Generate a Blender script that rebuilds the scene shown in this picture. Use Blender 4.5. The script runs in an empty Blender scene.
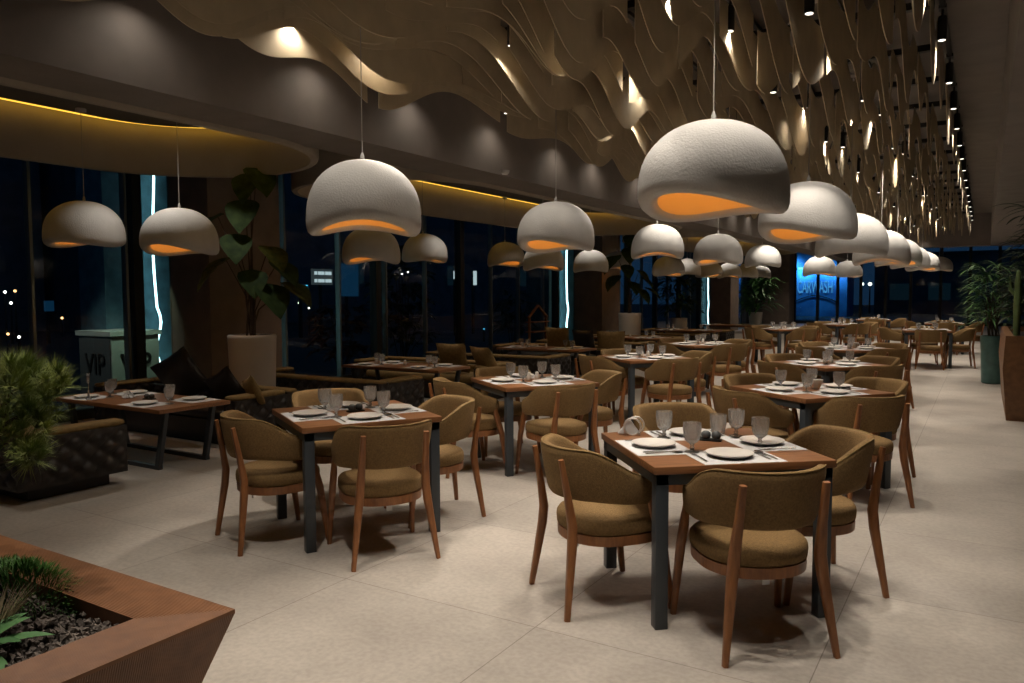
import bpy, bmesh, math, random
from mathutils import Vector, Matrix
random.seed(7)
PI = math.pi
sc = bpy.context.scene
COL = sc.collection
sin, cos, rad = math.sin, math.cos, math.radians

# ------------------------------------------------------------------ materials
def mat(name, base=(.5, .5, .5), rough=.6, metal=0., spec=.5, vary=.0, vscale=6., vstretch=(1, 1, 1), bump=0., bscale=60.,
        emit=None, estr=0., coat=0., base2=None, sheen=0., detail=4., bstretch=(1, 1, 1), coords='Object'):
    m = bpy.data.materials.new(name); m.use_nodes = True
    nt = m.node_tree; N = nt.nodes; L = nt.links
    p = N['Principled BSDF']
    p.inputs['Base Color'].default_value = (*base, 1)
    p.inputs['Roughness'].default_value = rough
    p.inputs['Metallic'].default_value = metal
    p.inputs['Specular IOR Level'].default_value = spec
    if coat: p.inputs['Coat Weight'].default_value = coat
    if sheen:
        p.inputs['Sheen Weight'].default_value = sheen
        p.inputs['Sheen Tint'].default_value = (*base, 1)
    if emit:
        p.inputs['Emission Color'].default_value = (*emit, 1); p.inputs['Emission Strength'].default_value = estr
    if vary or base2 or bump:
        tc = N.new('ShaderNodeTexCoord')
    if vary or base2:
        mp = N.new('ShaderNodeMapping'); mp.inputs['Scale'].default_value = vstretch
        L.new(tc.outputs[coords], mp.inputs['Vector'])
        nz = N.new('ShaderNodeTexNoise'); nz.inputs['Scale'].default_value = vscale; nz.inputs['Detail'].default_value = detail
        L.new(mp.outputs[0], nz.inputs['Vector'])
        cr = N.new('ShaderNodeValToRGB')
        lo = base2 if base2 else tuple(c * (1 - vary) for c in base)
        hi = base if base2 else tuple(min(1, c * (1 + vary)) for c in base)
        cr.color_ramp.elements[0].position = .32; cr.color_ramp.elements[0].color = (*lo, 1)
        cr.color_ramp.elements[1].position = .68; cr.color_ramp.elements[1].color = (*hi, 1)
        L.new(nz.outputs['Fac'], cr.inputs['Fac']); L.new(cr.outputs['Color'], p.inputs['Base Color'])
    if bump:
        mp2 = N.new('ShaderNodeMapping'); mp2.inputs['Scale'].default_value = bstretch
        L.new(tc.outputs[coords], mp2.inputs['Vector'])
        n2 = N.new('ShaderNodeTexNoise'); n2.inputs['Scale'].default_value = bscale; n2.inputs['Detail'].default_value = 3
        L.new(mp2.outputs[0], n2.inputs['Vector'])
        b = N.new('ShaderNodeBump'); b.inputs['Strength'].default_value = bump; b.inputs['Distance'].default_value = .01
        L.new(n2.outputs['Fac'], b.inputs['Height']); L.new(b.outputs['Normal'], p.inputs['Normal'])
    return m

def emat(name, col, s):
    return mat(name, base=(.02, .02, .02), emit=col, estr=s)

def glassmat(name, tint, ior, diff=0., rough=0., gl=1.):
    m = bpy.data.materials.new(name); m.use_nodes = True
    nt = m.node_tree; N = nt.nodes; L = nt.links; N.clear()
    out = N.new('ShaderNodeOutputMaterial')
    tr = N.new('ShaderNodeBsdfTransparent'); tr.inputs[0].default_value = (*tint, 1)
    g = N.new('ShaderNodeBsdfGlossy'); g.inputs['Roughness'].default_value = rough
    fr = N.new('ShaderNodeFresnel'); fr.inputs['IOR'].default_value = ior
    ge = N.new('ShaderNodeNewGeometry'); inv = N.new('ShaderNodeMath'); inv.operation = 'SUBTRACT'; inv.inputs[0].default_value = 1; L.new(ge.outputs['Backfacing'], inv.inputs[1])
    mu = N.new('ShaderNodeMath'); mu.operation = 'MULTIPLY'; L.new(fr.outputs[0], mu.inputs[0]); L.new(inv.outputs[0], mu.inputs[1])
    mx = N.new('ShaderNodeMixShader'); L.new(mu.outputs[0], mx.inputs[0]); L.new(tr.outputs[0], mx.inputs[1]); L.new(g.outputs[0], mx.inputs[2])
    last = mx
    if diff:
        d = N.new('ShaderNodeBsdfDiffuse'); d.inputs[0].default_value = (.85, .85, .83, 1)
        d2 = N.new('ShaderNodeBsdfTranslucent'); d2.inputs[0].default_value = (.9, .9, .88, 1); m3 = N.new('ShaderNodeMixShader'); m3.inputs[0].default_value = .5; L.new(d.outputs[0], m3.inputs[1]); L.new(d2.outputs[0], m3.inputs[2])
        m2 = N.new('ShaderNodeMixShader'); m2.inputs[0].default_value = diff
        L.new(mx.outputs[0], m2.inputs[1]); L.new(m3.outputs[0], m2.inputs[2]); last = m2
    L.new(last.outputs[0], out.inputs[0])
    return m

def crystalmat(name):
    m = bpy.data.materials.new(name); m.use_nodes = True
    nt = m.node_tree; N = nt.nodes; L = nt.links; N.clear()
    out = N.new('ShaderNodeOutputMaterial')
    g = N.new('ShaderNodeBsdfGlass'); g.inputs['IOR'].default_value = 1.45; g.inputs['Roughness'].default_value = .03; g.inputs['Color'].default_value = (1, 1, 1, 1)
    t = N.new('ShaderNodeBsdfTransparent')
    d = N.new('ShaderNodeBsdfTranslucent'); d.inputs[0].default_value = (.95, .94, .92, 1)
    m1 = N.new('ShaderNodeMixShader'); m1.inputs[0].default_value = .35; L.new(g.outputs[0], m1.inputs[1]); L.new(t.outputs[0], m1.inputs[2])
    m2 = N.new('ShaderNodeMixShader'); m2.inputs[0].default_value = .2; L.new(m1.outputs[0], m2.inputs[1]); L.new(d.outputs[0], m2.inputs[2])
    L.new(m2.outputs[0], out.inputs[0]); return m

def floormat():
    m = mat('concrete_tile', base=(.40, .35, .285), rough=.5, spec=.35)
    nt = m.node_tree; N = nt.nodes; L = nt.links; p = N['Principled BSDF']
    tc = N.new('ShaderNodeTexCoord')
    mp = N.new('ShaderNodeMapping'); mp.inputs['Location'].default_value = (.54, .62 + .0, 0)
    L.new(tc.outputs['Object'], mp.inputs['Vector'])
    br = N.new('ShaderNodeTexBrick'); br.offset = 0; br.squash = 1
    br.inputs['Scale'].default_value = 1; br.inputs['Brick Width'].default_value = 1.17; br.inputs['Row Height'].default_value = 1.2
    br.inputs['Mortar Size'].default_value = .0028; br.inputs['Mortar Smooth'].default_value = .3
    br.inputs['Color1'].default_value = (1, 1, 1, 1); br.inputs['Color2'].default_value = (.88, .88, .88, 1); br.inputs['Mortar'].default_value = (.52, .5, .48, 1)
    L.new(mp.outputs[0], br.inputs['Vector'])
    n1 = N.new('ShaderNodeTexNoise'); n1.inputs['Scale'].default_value = 1.6; n1.inputs['Detail'].default_value = 8; n1.inputs['Roughness'].default_value = .65
    L.new(tc.outputs['Object'], n1.inputs['Vector'])
    cr = N.new('ShaderNodeValToRGB'); e = cr.color_ramp.elements
    e[0].position = .3; e[0].color = (.36, .323, .284, 1); e[1].position = .7; e[1].color = (.50, .452, .398, 1)
    L.new(n1.outputs['Fac'], cr.inputs['Fac'])
    n2 = N.new('ShaderNodeTexNoise'); n2.inputs['Scale'].default_value = 38; n2.inputs['Detail'].default_value = 5
    L.new(tc.outputs['Object'], n2.inputs['Vector'])
    c2 = N.new('ShaderNodeValToRGB'); e = c2.color_ramp.elements
    e[0].position = .35; e[0].color = (.86, .86, .86, 1); e[1].position = .62; e[1].color = (1, 1, 1, 1)
    L.new(n2.outputs['Fac'], c2.inputs['Fac'])
    def mul(a, b):
        x = N.new('ShaderNodeMix'); x.data_type = 'RGBA'; x.blend_type = 'MULTIPLY'; x.inputs[0].default_value = 1
        L.new(a, x.inputs[6]); L.new(b, x.inputs[7]); return x.outputs[2]
    L.new(mul(mul(cr.outputs[0], c2.outputs[0]), br.outputs['Color']), p.inputs['Base Color'])
    return m

def slatwood(name, c1, c2, freq, axis):
    m = mat(name, base=c1, base2=c2, vscale=3, vstretch=(6, 6, 6), rough=.5)
    nt = m.node_tree; N = nt.nodes; L = nt.links; p = N['Principled BSDF']
    tc = N.new('ShaderNodeTexCoord'); w = N.new('ShaderNodeTexWave'); w.wave_type = 'BANDS'; w.bands_direction = axis
    w.inputs['Scale'].default_value = freq; w.inputs['Distortion'].default_value = .25; w.inputs['Detail'].default_value = 1
    L.new(tc.outputs['Object'], w.inputs['Vector'])
    b = N.new('ShaderNodeBump'); b.inputs['Strength'].default_value = .5; b.inputs['Distance'].default_value = .004
    L.new(w.outputs['Fac'], b.inputs['Height']); L.new(b.outputs['Normal'], p.inputs['Normal'])
    return m

M = dict(
    floor=floormat(),
    plaster=mat('brown_plaster', (.21, .18, .16), .8, vary=.08, vscale=3, bump=.1, bscale=120),
    plaster_dark=mat('dark_plaster', (.10, .085, .072), .85, vary=.08, vscale=3),
    cove=mat('cove_plaster', (.36, .31, .25), .8, vary=.05, vscale=3),
    column=mat('column_plaster', (.20, .15, .115), .85, vary=.12, vscale=4, bump=.15, bscale=40),
    tan=mat('tan_felt', (.56, .46, .31), .85, vary=.08, vscale=5, bump=.1, bscale=200),
    black=mat('black_metal', (.012, .012, .012), .45),
    steel=mat('blue_grey_steel', (.035, .043, .052), .45, spec=.5),
    mull=mat('dark_aluminium', (.03, .034, .034), .4, metal=.4),
    silver=mat('grey_aluminium', (.22, .25, .24), .35, metal=.7),
    pane=glassmat('window_glass', (.80, .87, .87), 1.5),
    crystal=crystalmat('cut_crystal'),
    shade=mat('white_plaster_shade', (.55, .535, .515), .8, vary=.05, vscale=8, bump=.3, bscale=85),
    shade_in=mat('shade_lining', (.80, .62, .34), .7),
    cord=mat('grey_cord', (.35, .33, .30), .6),
    bulb=emat('warm_bulb', (1., .42, .08), 30),
    lens=emat('spot_lens', (1., .9, .78), 2.5),
    cove_led=emat('cove_led', (1., .56, .06), 1.5),
    led=emat('white_led_tube', (.62, .95, 1.), 6),
    wood=mat('walnut_top', (.285, .124, .05), .38, base2=(.17, .074, .03), vscale=5, vstretch=(1.2, 14, 14), detail=7, spec=.4),
    chairwood=mat('chair_walnut', (.30, .118, .038), .42, base2=(.19, .072, .025), vscale=9, vstretch=(5, 5, 1), detail=6),
    fabric=mat('olive_fabric', (.24, .143, .050), .9, base2=(.15, .088, .031), vscale=110, bump=.5, bscale=260, sheen=.25, detail=5),
    mustard=mat('mustard_fabric', (.20, .125, .04), .85, vary=.2, vscale=30, bump=.3, bscale=200),
    leather=mat('dark_brown_leather', (.015, .0105, .0085), .40, vary=.25, vscale=9, bump=.15, bscale=90, spec=.5),
    ceramic=mat('white_ceramic', (.72, .69, .64), .3, spec=.5),
    paper=mat('white_paper', (.62, .62, .62), .85, vary=.03, vscale=20),
    chrome=mat('polished_steel', (.62, .6, .57), .18, metal=1),
    satin=mat('satin_steel', (.75, .73, .70), .4, metal=.8),
    greyc=mat('grey_stoneware', (.06, .068, .072), .55),
    darktray=mat('black_tray', (.015, .014, .013), .4),
    planter=slatwood('ribbed_wood', (.215, .092, .038), (.16, .066, .026), 42, 'X'),
    planter_y=slatwood('ribbed_wood_end', (.215, .092, .038), (.16, .066, .026), 42, 'Y'),
    planter2=slatwood('planter_wood', (.22, .105, .042), (.15, .07, .028), 30, 'X'),
    stone=mat('lava_gravel', (.20, .165, .14), .9, base2=(.06, .05, .045), vscale=14, bump=.4, bscale=90),
    soil=mat('soil', (.02, .015, .011), .95),
    potw=mat('white_pot', (.58, .54, .49), .6, vary=.03, vscale=4),
    pott=mat('teal_pot', (.06, .14, .13), .35, vary=.2, vscale=8),
    leafd=mat('dark_leaf', (.036, .062, .017), .75, spec=.15, base2=(.013, .028, .009), vscale=9),
    leafy=mat('yellow_leaf', (.09, .085, .012), .75, spec=.15, base2=(.025, .04, .009), vscale=14),
    leafb=mat('bright_leaf', (.06, .17, .025), .5, base2=(.025, .085, .015), vscale=11),
    grass=mat('fine_grass', (.07, .20, .025), .6, base2=(.025, .09, .012), vscale=14),
    agave=mat('agave_leaf', (.09, .22, .075), .5, base2=(.05, .14, .05), vscale=9),
    dry=mat('dry_grass', (.30, .24, .14), .7),
    pine=mat('pine_needle', (.21, .24, .04), .6, base2=(.08, .13, .022), vscale=8),
    bark=mat('bark', (.06, .04, .025), .9, vary=.3, vscale=20, bump=.6, bscale=40),
    cactus=mat('cactus_skin', (.10, .15, .05), .6, vary=.2, vscale=10),
    fol=mat('night_foliage', (.028, .05, .018), .7, base2=(.010, .021, .008), vscale=6),
    redleaf=mat('red_foliage', (.07, .018, .014), .7, vary=.3, vscale=8),
    clad=mat('stone_cladding', (.08, .17, .21), .75, vary=.25, vscale=5, bump=.3, bscale=25),
    ground=mat('asphalt', (.035, .037, .04), .8, vary=.2, vscale=2),
    kiosk=mat('kiosk_panel', (.30, .33, .30), .6), kioskd=mat('kiosk_dark_panel', (.07, .075, .075), .6), letter=mat('dark_letter', (.012, .012, .012), .5),
    house=mat('night_facade', (.08, .10, .12), .8, vary=.25, vscale=1.5),
    blueface=mat('car_wash_facade', (.08, .24, .5), .6, base2=(.03, .10, .28), vscale=.9),
    bletter=emat('blue_letter', (.10, .42, .85), .9),
    blueflood=emat('blue_flood', (.12, .6, 1.), 5), whitedot=emat('white_lamp', (1, .93, .8), 7), warmdot=emat('warm_lamp', (1, .5, .2), 4),
    bluepanel=emat('blue_panel', (.02, .14, .32), .16), bluetext=emat('blue_text', (.10, .62, 1.), 1.6), signw=emat('white_sign', (.75, .85, .9), .8), signgrey=emat('grey_sign', (.5, .6, .65), .07), winlit=emat('lit_window', (.02, .06, .09), .12),
    birch=mat('rack_wood', (.19, .085, .035), .6, vary=.2, vscale=10),
)

# ------------------------------------------------------------------ mesh builder
class MB:
    def __init__(s): s.v = []; s.f = []
    def add(s, v, f):
        n = len(s.v); s.v += [tuple(p) for p in v]; s.f += [tuple(i + n for i in q) for q in f]; return s
    def box(s, x0, x1, y0, y1, z0, z1, T=None):
        v = [(x, y, z) for z in (z0, z1) for y in (y0, y1) for x in (x0, x1)]
        if T: v = [tuple(T @ Vector(p)) for p in v]
        return s.add(v, [(0, 2, 3, 1), (4, 5, 7, 6), (0, 1, 5, 4), (2, 6, 7, 3), (0, 4, 6, 2), (1, 3, 7, 5)])
    def rings(s, R, cap0=True, cap1=True, closed=True):
        n = len(R[0]); v = [p for r in R for p in r]; f = []
        for i in range(len(R) - 1):
            for j in range(n if closed else n - 1):
                k = (j + 1) % n; f.append((i * n + j, i * n + k, (i + 1) * n + k, (i + 1) * n + j))
        if cap0: f.append(tuple(range(n))[::-1])
        if cap1: f.append(tuple((len(R) - 1) * n + j for j in range(n)))
        return s.add(v, f)
    def lathe(s, prof, seg=24, T=None, cap0=True, cap1=True, fn=None):
        R = []
        for r, z in prof:
            ring = []
            for j in range(seg):
                a = 2 * PI * j / seg; rr = r * (fn(a, z) if fn else 1)
                ring.append((rr * cos(a), rr * sin(a), z))
            R.append(ring)
        if T: R = [[tuple(T @ Vector(p)) for p in r] for r in R]
        return s.rings(R, cap0, cap1)
    def tube(s, pts, r, seg=8, cap=True):
        pts = [Vector(p) for p in pts]; R = []
        rr = r if isinstance(r, (list, tuple)) else [r] * len(pts)
        ref = None
        for i, p in enumerate(pts):
            t = (pts[min(i + 1, len(pts) - 1)] - pts[max(i - 1, 0)]).normalized()
            if ref is None: ref = Vector((1, 0, 0)) if abs(t.x) < .8 else Vector((0, 1, 0))
            a = (ref - t * ref.dot(t)).normalized(); b = t.cross(a); ref = a
            R.append([tuple(p + (a * cos(2 * PI * j / seg) + b * sin(2 * PI * j / seg)) * rr[i]) for j in range(seg)])
        return s.rings(R, cap, cap)
    def bar(s, pts, sizes, xdir=(1, 0, 0)):
        """rounded rectangular section swept along pts; sizes (w along xdir, d)"""
        pts = [Vector(p) for p in pts]; X = Vector(xdir); R = []
        for i, p in enumerate(pts):
            t = (pts[min(i + 1, len(pts) - 1)] - pts[max(i - 1, 0)]).normalized()
            a = (X - t * X.dot(t)).normalized(); b = t.cross(a)
            w, d = sizes[i]; c = .28
            q = [(-w, -d * (1 - c)), (-w * (1 - c), -d), (w * (1 - c), -d), (w, -d * (1 - c)), (w, d * (1 - c)), (w * (1 - c), d), (-w * (1 - c), d), (-w, d * (1 - c))]
            R.append([tuple(p + a * (u / 2) + b * (v / 2)) for u, v in q])
        return s.rings(R)
    def build(s, name, m, parent=None, smooth=True, loc=None, rz=None, angle=40, weld=False, bevel=0):
        me = bpy.data.meshes.new(name); me.from_pydata(s.v, [], s.f); me.validate()
        if weld or bevel:
            bm = bmesh.new(); bm.from_mesh(me)
            bmesh.ops.remove_doubles(bm, verts=bm.verts, dist=1e-4)
            if bevel:
                bmesh.ops.bevel(bm, geom=list(bm.edges), offset=bevel, segments=2, affect='EDGES', profile=.5)
            bmesh.ops.recalc_face_normals(bm, faces=bm.faces); bm.to_mesh(me); bm.free()
        else:
            bm = bmesh.new(); bm.from_mesh(me); bmesh.ops.recalc_face_normals(bm, faces=bm.faces); bm.to_mesh(me); bm.free()
        me.materials.append(m)
        if smooth:
            me.shade_smooth()
            me.set_sharp_from_angle(angle=rad(angle))
        o = bpy.data.objects.new(name, me); COL.objects.link(o)
        if parent: o.parent = parent
        if loc is not None: o.location = loc
        if rz is not None: o.rotation_euler = (0, 0, rz)
        return o

def tag(o, label=None, cat=None, group=None, kind=None):
    if label: o['label'] = label
    if cat: o['category'] = cat
    if group: o['group'] = group
    if kind: o['kind'] = kind
    return o
def empty(name, loc=(0, 0, 0), rz=0, label=None, cat=None, group=None):
    o = bpy.data.objects.new(name, None); COL.objects.link(o); o.empty_display_size = .1
    o.location = loc; o.rotation_euler = (0, 0, rz); return tag(o, label, cat, group)
def dup(root, loc, rz, label=None, group=None, scale=None, rot=None):
    r = root.copy(); COL.objects.link(r); r.location = loc; r.rotation_euler = rot if rot else (0, 0, rz)
    if scale: r.scale = (scale,) * 3
    if label: r['label'] = label
    if group: r['group'] = group
    for ch in list(root.children):
        c = ch.copy(); COL.objects.link(c); c.parent = r
        for g in list(ch.children):
            d = g.copy(); COL.objects.link(d); d.parent = c
    return r
def struct(mb, name, m, smooth=False, parent=None, **k):
    o = mb.build(name, m, parent, smooth, **k)
    if not parent: o['kind'] = 'structure'
    return o
class Once:
    """first use moves the prototype itself, later uses copy it"""
    def __init__(s, proto): s.p = proto; s.used = False
    def __call__(s, loc, rz, label, group=None, scale=None):
        if not s.used:
            s.used = True; o = s.p; o.location = loc; o.rotation_euler = (0, 0, rz); o['label'] = label
            if group: o['group'] = group
            if scale: o.scale = (scale,) * 3
            return o
        o = dup(s.p, loc, rz, label, group); o.scale = (scale or 1,) * 3
        return o

# ------------------------------------------------------------------ camera (x right, y down the room)
F, PITCH, ROLL, H, YAW = 768.6, .061, -.004, 1.521, rad(31.54)
fw0 = Vector((-sin(YAW), cos(YAW), 0)); r0 = Vector((cos(YAW), sin(YAW), 0)); zz = Vector((0, 0, 1))
fw = fw0 * cos(PITCH) - zz * sin(PITCH); up0 = fw0 * sin(PITCH) + zz * cos(PITCH)
RR = r0 * cos(ROLL) + up0 * sin(ROLL); UU = up0 * cos(ROLL) - r0 * sin(ROLL)
cam = bpy.data.cameras.new('camera'); cam.sensor_width = 36; cam.lens = 36 * F / 1024; cam.clip_start = .05; cam.clip_end = 300
co = bpy.data.objects.new('camera', cam); COL.objects.link(co)
mw = Matrix((RR, UU, -fw)).transposed().to_4x4(); mw.translation = Vector((0, 0, H)); co.matrix_world = mw
sc.camera = co

# ------------------------------------------------------------------ room shell
XW, XF, XN, XR, YF = -9.53, -5.15, -5.8, .12, 41.
ZL, ZB, ZC, ZI = 3.6, 3.0, 4.0, 3.475
struct(MB().box(-9.6, 3.2, -7, YF, -.12, 0), 'floor', M['floor'])
c = MB()
c.box(XF, XR, -7, 28.3, ZC, ZC + .1); c.box(XN, 3.2, 28.9, YF + .2, 3.9, 4.0); c.box(-9.7, XN, -7, YF + .2, ZL, ZL + .1); c.box(XR + .1, 3.2, -7, 28.9, ZB, ZB + .1)
struct(c, 'ceiling', M['plaster'])
struct(MB().box(XN, XF, -7, YF, ZB, ZC + .05), 'trim_1', M['plaster'])          # long bulkhead beam
struct(MB().box(XR, XR + .1, -7, 28.9, ZB, ZC + .05), 'trim_2', M['plaster'])    # right bulkhead face
struct(MB().box(XF, XR + .1, 28.3, 28.9, ZB, ZC + .05), 'trim_3', M['plaster'])  # far bulkhead
struct(MB().box(2.2, 2.35, -7, YF, 0, 4.1), 'wall_right', M['plaster_dark'])
struct(MB().box(-9.7, 2.35, -7.2, -7, 0, 4.1), 'wall_back', M['plaster_dark'])
# oval coves
def stadium(xa, xb, ya, yb, n=20):
    r = (xb - xa) / 2; cx = (xa + xb) / 2; P = []
    for i in range(n + 1):
        a = PI * i / n; P.append((cx + r * cos(a), yb - r + r * sin(a)))
    for i in range(n + 1):
        a = PI + PI * i / n; P.append((cx + r * cos(a), ya + r + r * sin(a)))
    return P
for k, (ya, yb) in enumerate(((-5.2, 6.4), (7.3, 17.6), (19.1, 29.9))):
    xa, xb, t = -8.66, -5.79, .1
    inn = stadium(xa, xb, ya, yb); out = stadium(xa - t, xb + t, ya - t, yb + t)
    R = []
    for P, z in ((inn, ZL), (inn, 2.985), (stadium(xa - .015, xb + .015, ya - .015, yb + .015), 2.965), (stadium(xa - t + .015, xb + t - .015, ya - t + .015, yb + t - .015), 2.965), (out, 2.985), (out, ZL)):
        R.append([(x, y, z) for x, y in P])
    struct(MB().rings(R, False, False), 'trim_%d' % (4 + 3 * k), M['cove'], smooth=True)
    pn = stadium(xa + .36, xb - .36, ya + .36, yb - .36)
    struct(MB().rings([[(x, y, z) for x, y in pn] for z in (ZI, ZI + .03)]), 'trim_%d' % (5 + 3 * k), M['plaster_dark'])
    l0 = stadium(xa + .03, xb - .03, ya + .03, yb - .03); l1 = stadium(xa + .13, xb - .13, ya + .13, yb - .13)
    led = MB().rings([[(x, y, 3.535) for x, y in l0], [(x, y, 3.535) for x, y in l1], [(x, y, 3.55) for x, y in l1], [(x, y, 3.55) for x, y in l0], [(x, y, 3.535) for x, y in l0]], False, False)
    o = led.build('cove_light', M['cove_led'], smooth=False)
    tag(o, 'warm yellow light line inside the %s oval ceiling cove' % ('nearest', 'second', 'farthest')[k], 'light strip')
    v = MB(); y0 = yb - 4.6
    v.box(-7.72, -7.46, y0, y0 + 3.2, ZI - .012, ZI + .002)
    if k < 2:
        o = v.build('air_vent', M['plaster'], smooth=False); tag(o, 'long slim grey air vent in the %s oval cove' % ('nearest', 'second')[k], 'vent')
        g = MB().box(-7.66, -7.61, y0 + .05, y0 + 3.15, ZI - .016, ZI - .011).box(-7.57, -7.52, y0 + .05, y0 + 3.15, ZI - .016, ZI - .011)
        g.build('slot', M['black'], o, smooth=False)
# columns
for k, y in enumerate((6.57, 18.78, 31.0)):
    struct(MB().box(XW - .02, -8.7, y, y + 1.2, 0, ZL), 'column' if k == 0 else 'column.%03d' % k, M['column'])
struct(MB().box(XW - .3, -8.24, 39.6, YF + .2, 0, 3.95), 'column.003', M['column'])
# glass walls
def mull(mb, x, y, w, d, along, z1):
    if along == 'y': mb.box(x - d / 2, x + d / 2, y - w / 2, y + w / 2, 0, z1)
    else: mb.box(x - w / 2, x + w / 2, y - d / 2, y + d / 2, 0, z1)
bays = [(-7, 6.57, [-6, -4.8, -3.6, -2.4, -1.2, 0, 1.2, 2.4, 3.56, 4.75, 5.92], [6.06]), (7.77, 18.78, [8.57, 9.79, 11.0, 12.2, 14.6, 15.8, 17], [8.0, 10.74, 13.4, 17.7]),
        (19.98, 31.0, [21.2, 23.6, 26.0, 28.4], [22.4, 24.8, 27.2, 29.5]), (32.2, 39.6, [33.4, 35.8, 38.2], [34.6, 37])]
for k, (a, b, thin, thick) in enumerate(bays):
    w = MB()
    for y in thin: mull(w, XW, y, .035, .1, 'y', ZL)
    w2 = MB()
    for y in thick: mull(w2, XW, y, .13, .16, 'y', ZL)
    w2.box(XW - .08, XW + .08, a, b, 0, .12); w2.box(XW - .06, XW + .06, a, b, ZL - .1, ZL)
    o = struct(w2, 'window_%d' % (k + 1), M['mull'])
    struct(w, 'mullion', M['silver'], parent=o)
    struct(MB().box(XW - .012, XW + .012, a, b, .1, ZL - .05), 'glass_pane', M['pane'], parent=o)
w = MB()
for x in (-8.24, -7.13, -6.2, -5.15, -4.05, -2.98, -1.74, -.58, .55, 1.7): mull(w, x, YF, .13, .16, 'x', 3.9)
w.box(-8.24, 2.2, YF - .08, YF + .08, 0, .15); w.box(-8.24, 2.2, YF - .06, YF + .06, 3.78, 3.9)
o = struct(w, 'window_5', M['mull'])
struct(MB().box(-8.24, 2.2, YF - .012, YF + .012, .1, 3.85), 'glass_pane', M['pane'], parent=o)

# ------------------------------------------------------------------ wavy ceiling baffles
GB = 'wavy ceiling baffles'
SP = .205; SEG = 2.2; NX = 22
def wave(x, y):
    a = 2 * PI * (y / 1.75 + x * .75) + 1.2 * sin(2 * PI * (y / 7.3 + x / 3.1))
    r = max(0, min(1, (x + 4.7) / 3.5))
    return 3.43 + (.10 + .09 * r) * sin(a) + .08 * sin(2 * PI * (y / 3.1 - x * .42)) + .07 * sin(2 * PI * (x / 2.3 + y / 6.))
SPANS = []
for i in range(NX):
    x = -4.72 + i * SP
    y = 1.0 - SEG + (i * .37) % SEG + (.25 if (i // 6) % 2 else 0)
    while y < 27.6:
        ya, yb = y, min(y + SEG - .15, 28.1)
        if yb > 1.5 + max(0, -x) * .32 and yb - ya > .5: SPANS.append((math.hypot(x, (ya + yb) / 2), x, ya, yb))
        y += SEG
SPANS.sort()
mass = MB(); jr = random.Random(31)
for q, (_, x, ya, yb) in enumerate(SPANS):
    n = 36 if q < 300 else 18; R = []; jx = jr.uniform(-.12, .12); jz = jr.uniform(-.035, .035)
    for j in range(n + 1):
        yy = ya + (yb - ya) * j / n
        zb = wave(x + jx, yy) + jz; zt = min(3.88, zb + .46 + .08 * sin(2 * PI * (yy / 1.9 + x * .9)))
        R.append([(x - .003, yy, zb), (x + .003, yy, zb), (x + .003, yy, zt), (x - .003, yy, zt)])
    if q < 300:
        o = MB().rings(R).build('ceiling_baffle', M['tan'], angle=50)
        tag(o, 'tan wavy-edged baffle among the rows hanging under the recessed ceiling', 'ceiling baffle', GB, 'thing')
    else: mass.rings(R)
tag(mass.build('ceiling_baffles', M['tan'], angle=50), 'dense mass of tan wavy baffles at the far end of the recessed ceiling', 'ceiling baffles', kind='stuff')
# cross rails
pr_ = None
yy = 2.2; k = 0
rail = None
while yy < 28:
    if rail is None:
        rail = Once(tag(MB().box(-4.9, -.42, -.035, .035, -.03, .03).build('hanging_rail', M['black'], smooth=False), 'x', 'rail'))
    rail((0, yy, 3.915), 0, 'black cross rail carrying the wavy baffles across the recessed ceiling', 'cross rails above the baffles')
    yy += 1.3
# tracks and spotlights
TX = (-.37, -1.12, -1.84, -2.7, -3.55, -4.9)
for k, x in enumerate(TX):
    o = MB().box(x - .02, x + .02, 1.5, 28.0, 3.93, 3.965).build('lighting_track', M['black'], smooth=False)
    tag(o, ('black lighting track along the right edge of the baffle ceiling' if k == 0 else 'black lighting track running lengthwise between the wavy baffles'), 'lighting track', None if k == 0 else 'lighting tracks between the baffles')
def make_spot(L_):
    sp = empty('track_spotlight', label='x', cat='spotlight')
    MB().lathe([(.034, -.20), (.036, -.19), (.036, -.02), (.03, 0)], 14).build('housing', M['black'], sp)
    MB().lathe([(.011, 0), (.011, L_)], 8).build('stem', M['black'], sp)
    MB().box(-.03, .03, -.05, .05, L_ - .005, L_ + .025).build('adapter', M['black'], sp, smooth=False)
    MB().lathe([(.028, -.203), (.028, -.198)], 12).build('lens', M['lens'], sp)
    return Once(sp)
spot = make_spot(.06); spot_low = make_spot(.22)
def spotlight(loc, power, size=1.25, tilt=(0, 0), blend=.6, color=(1., .895, .765)):
    l = bpy.data.lights.new('spot', 'SPOT'); l.energy = power * .72; l.spot_size = size; l.spot_blend = blend; l.shadow_soft_size = .018
    l.color = color
    o = bpy.data.objects.new('spot_light', l); COL.objects.link(o); o.location = loc; o.rotation_euler = (tilt[0], tilt[1], 0)
rng = random.Random(3)
ZS = 3.87; ZLOW = 3.71
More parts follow.
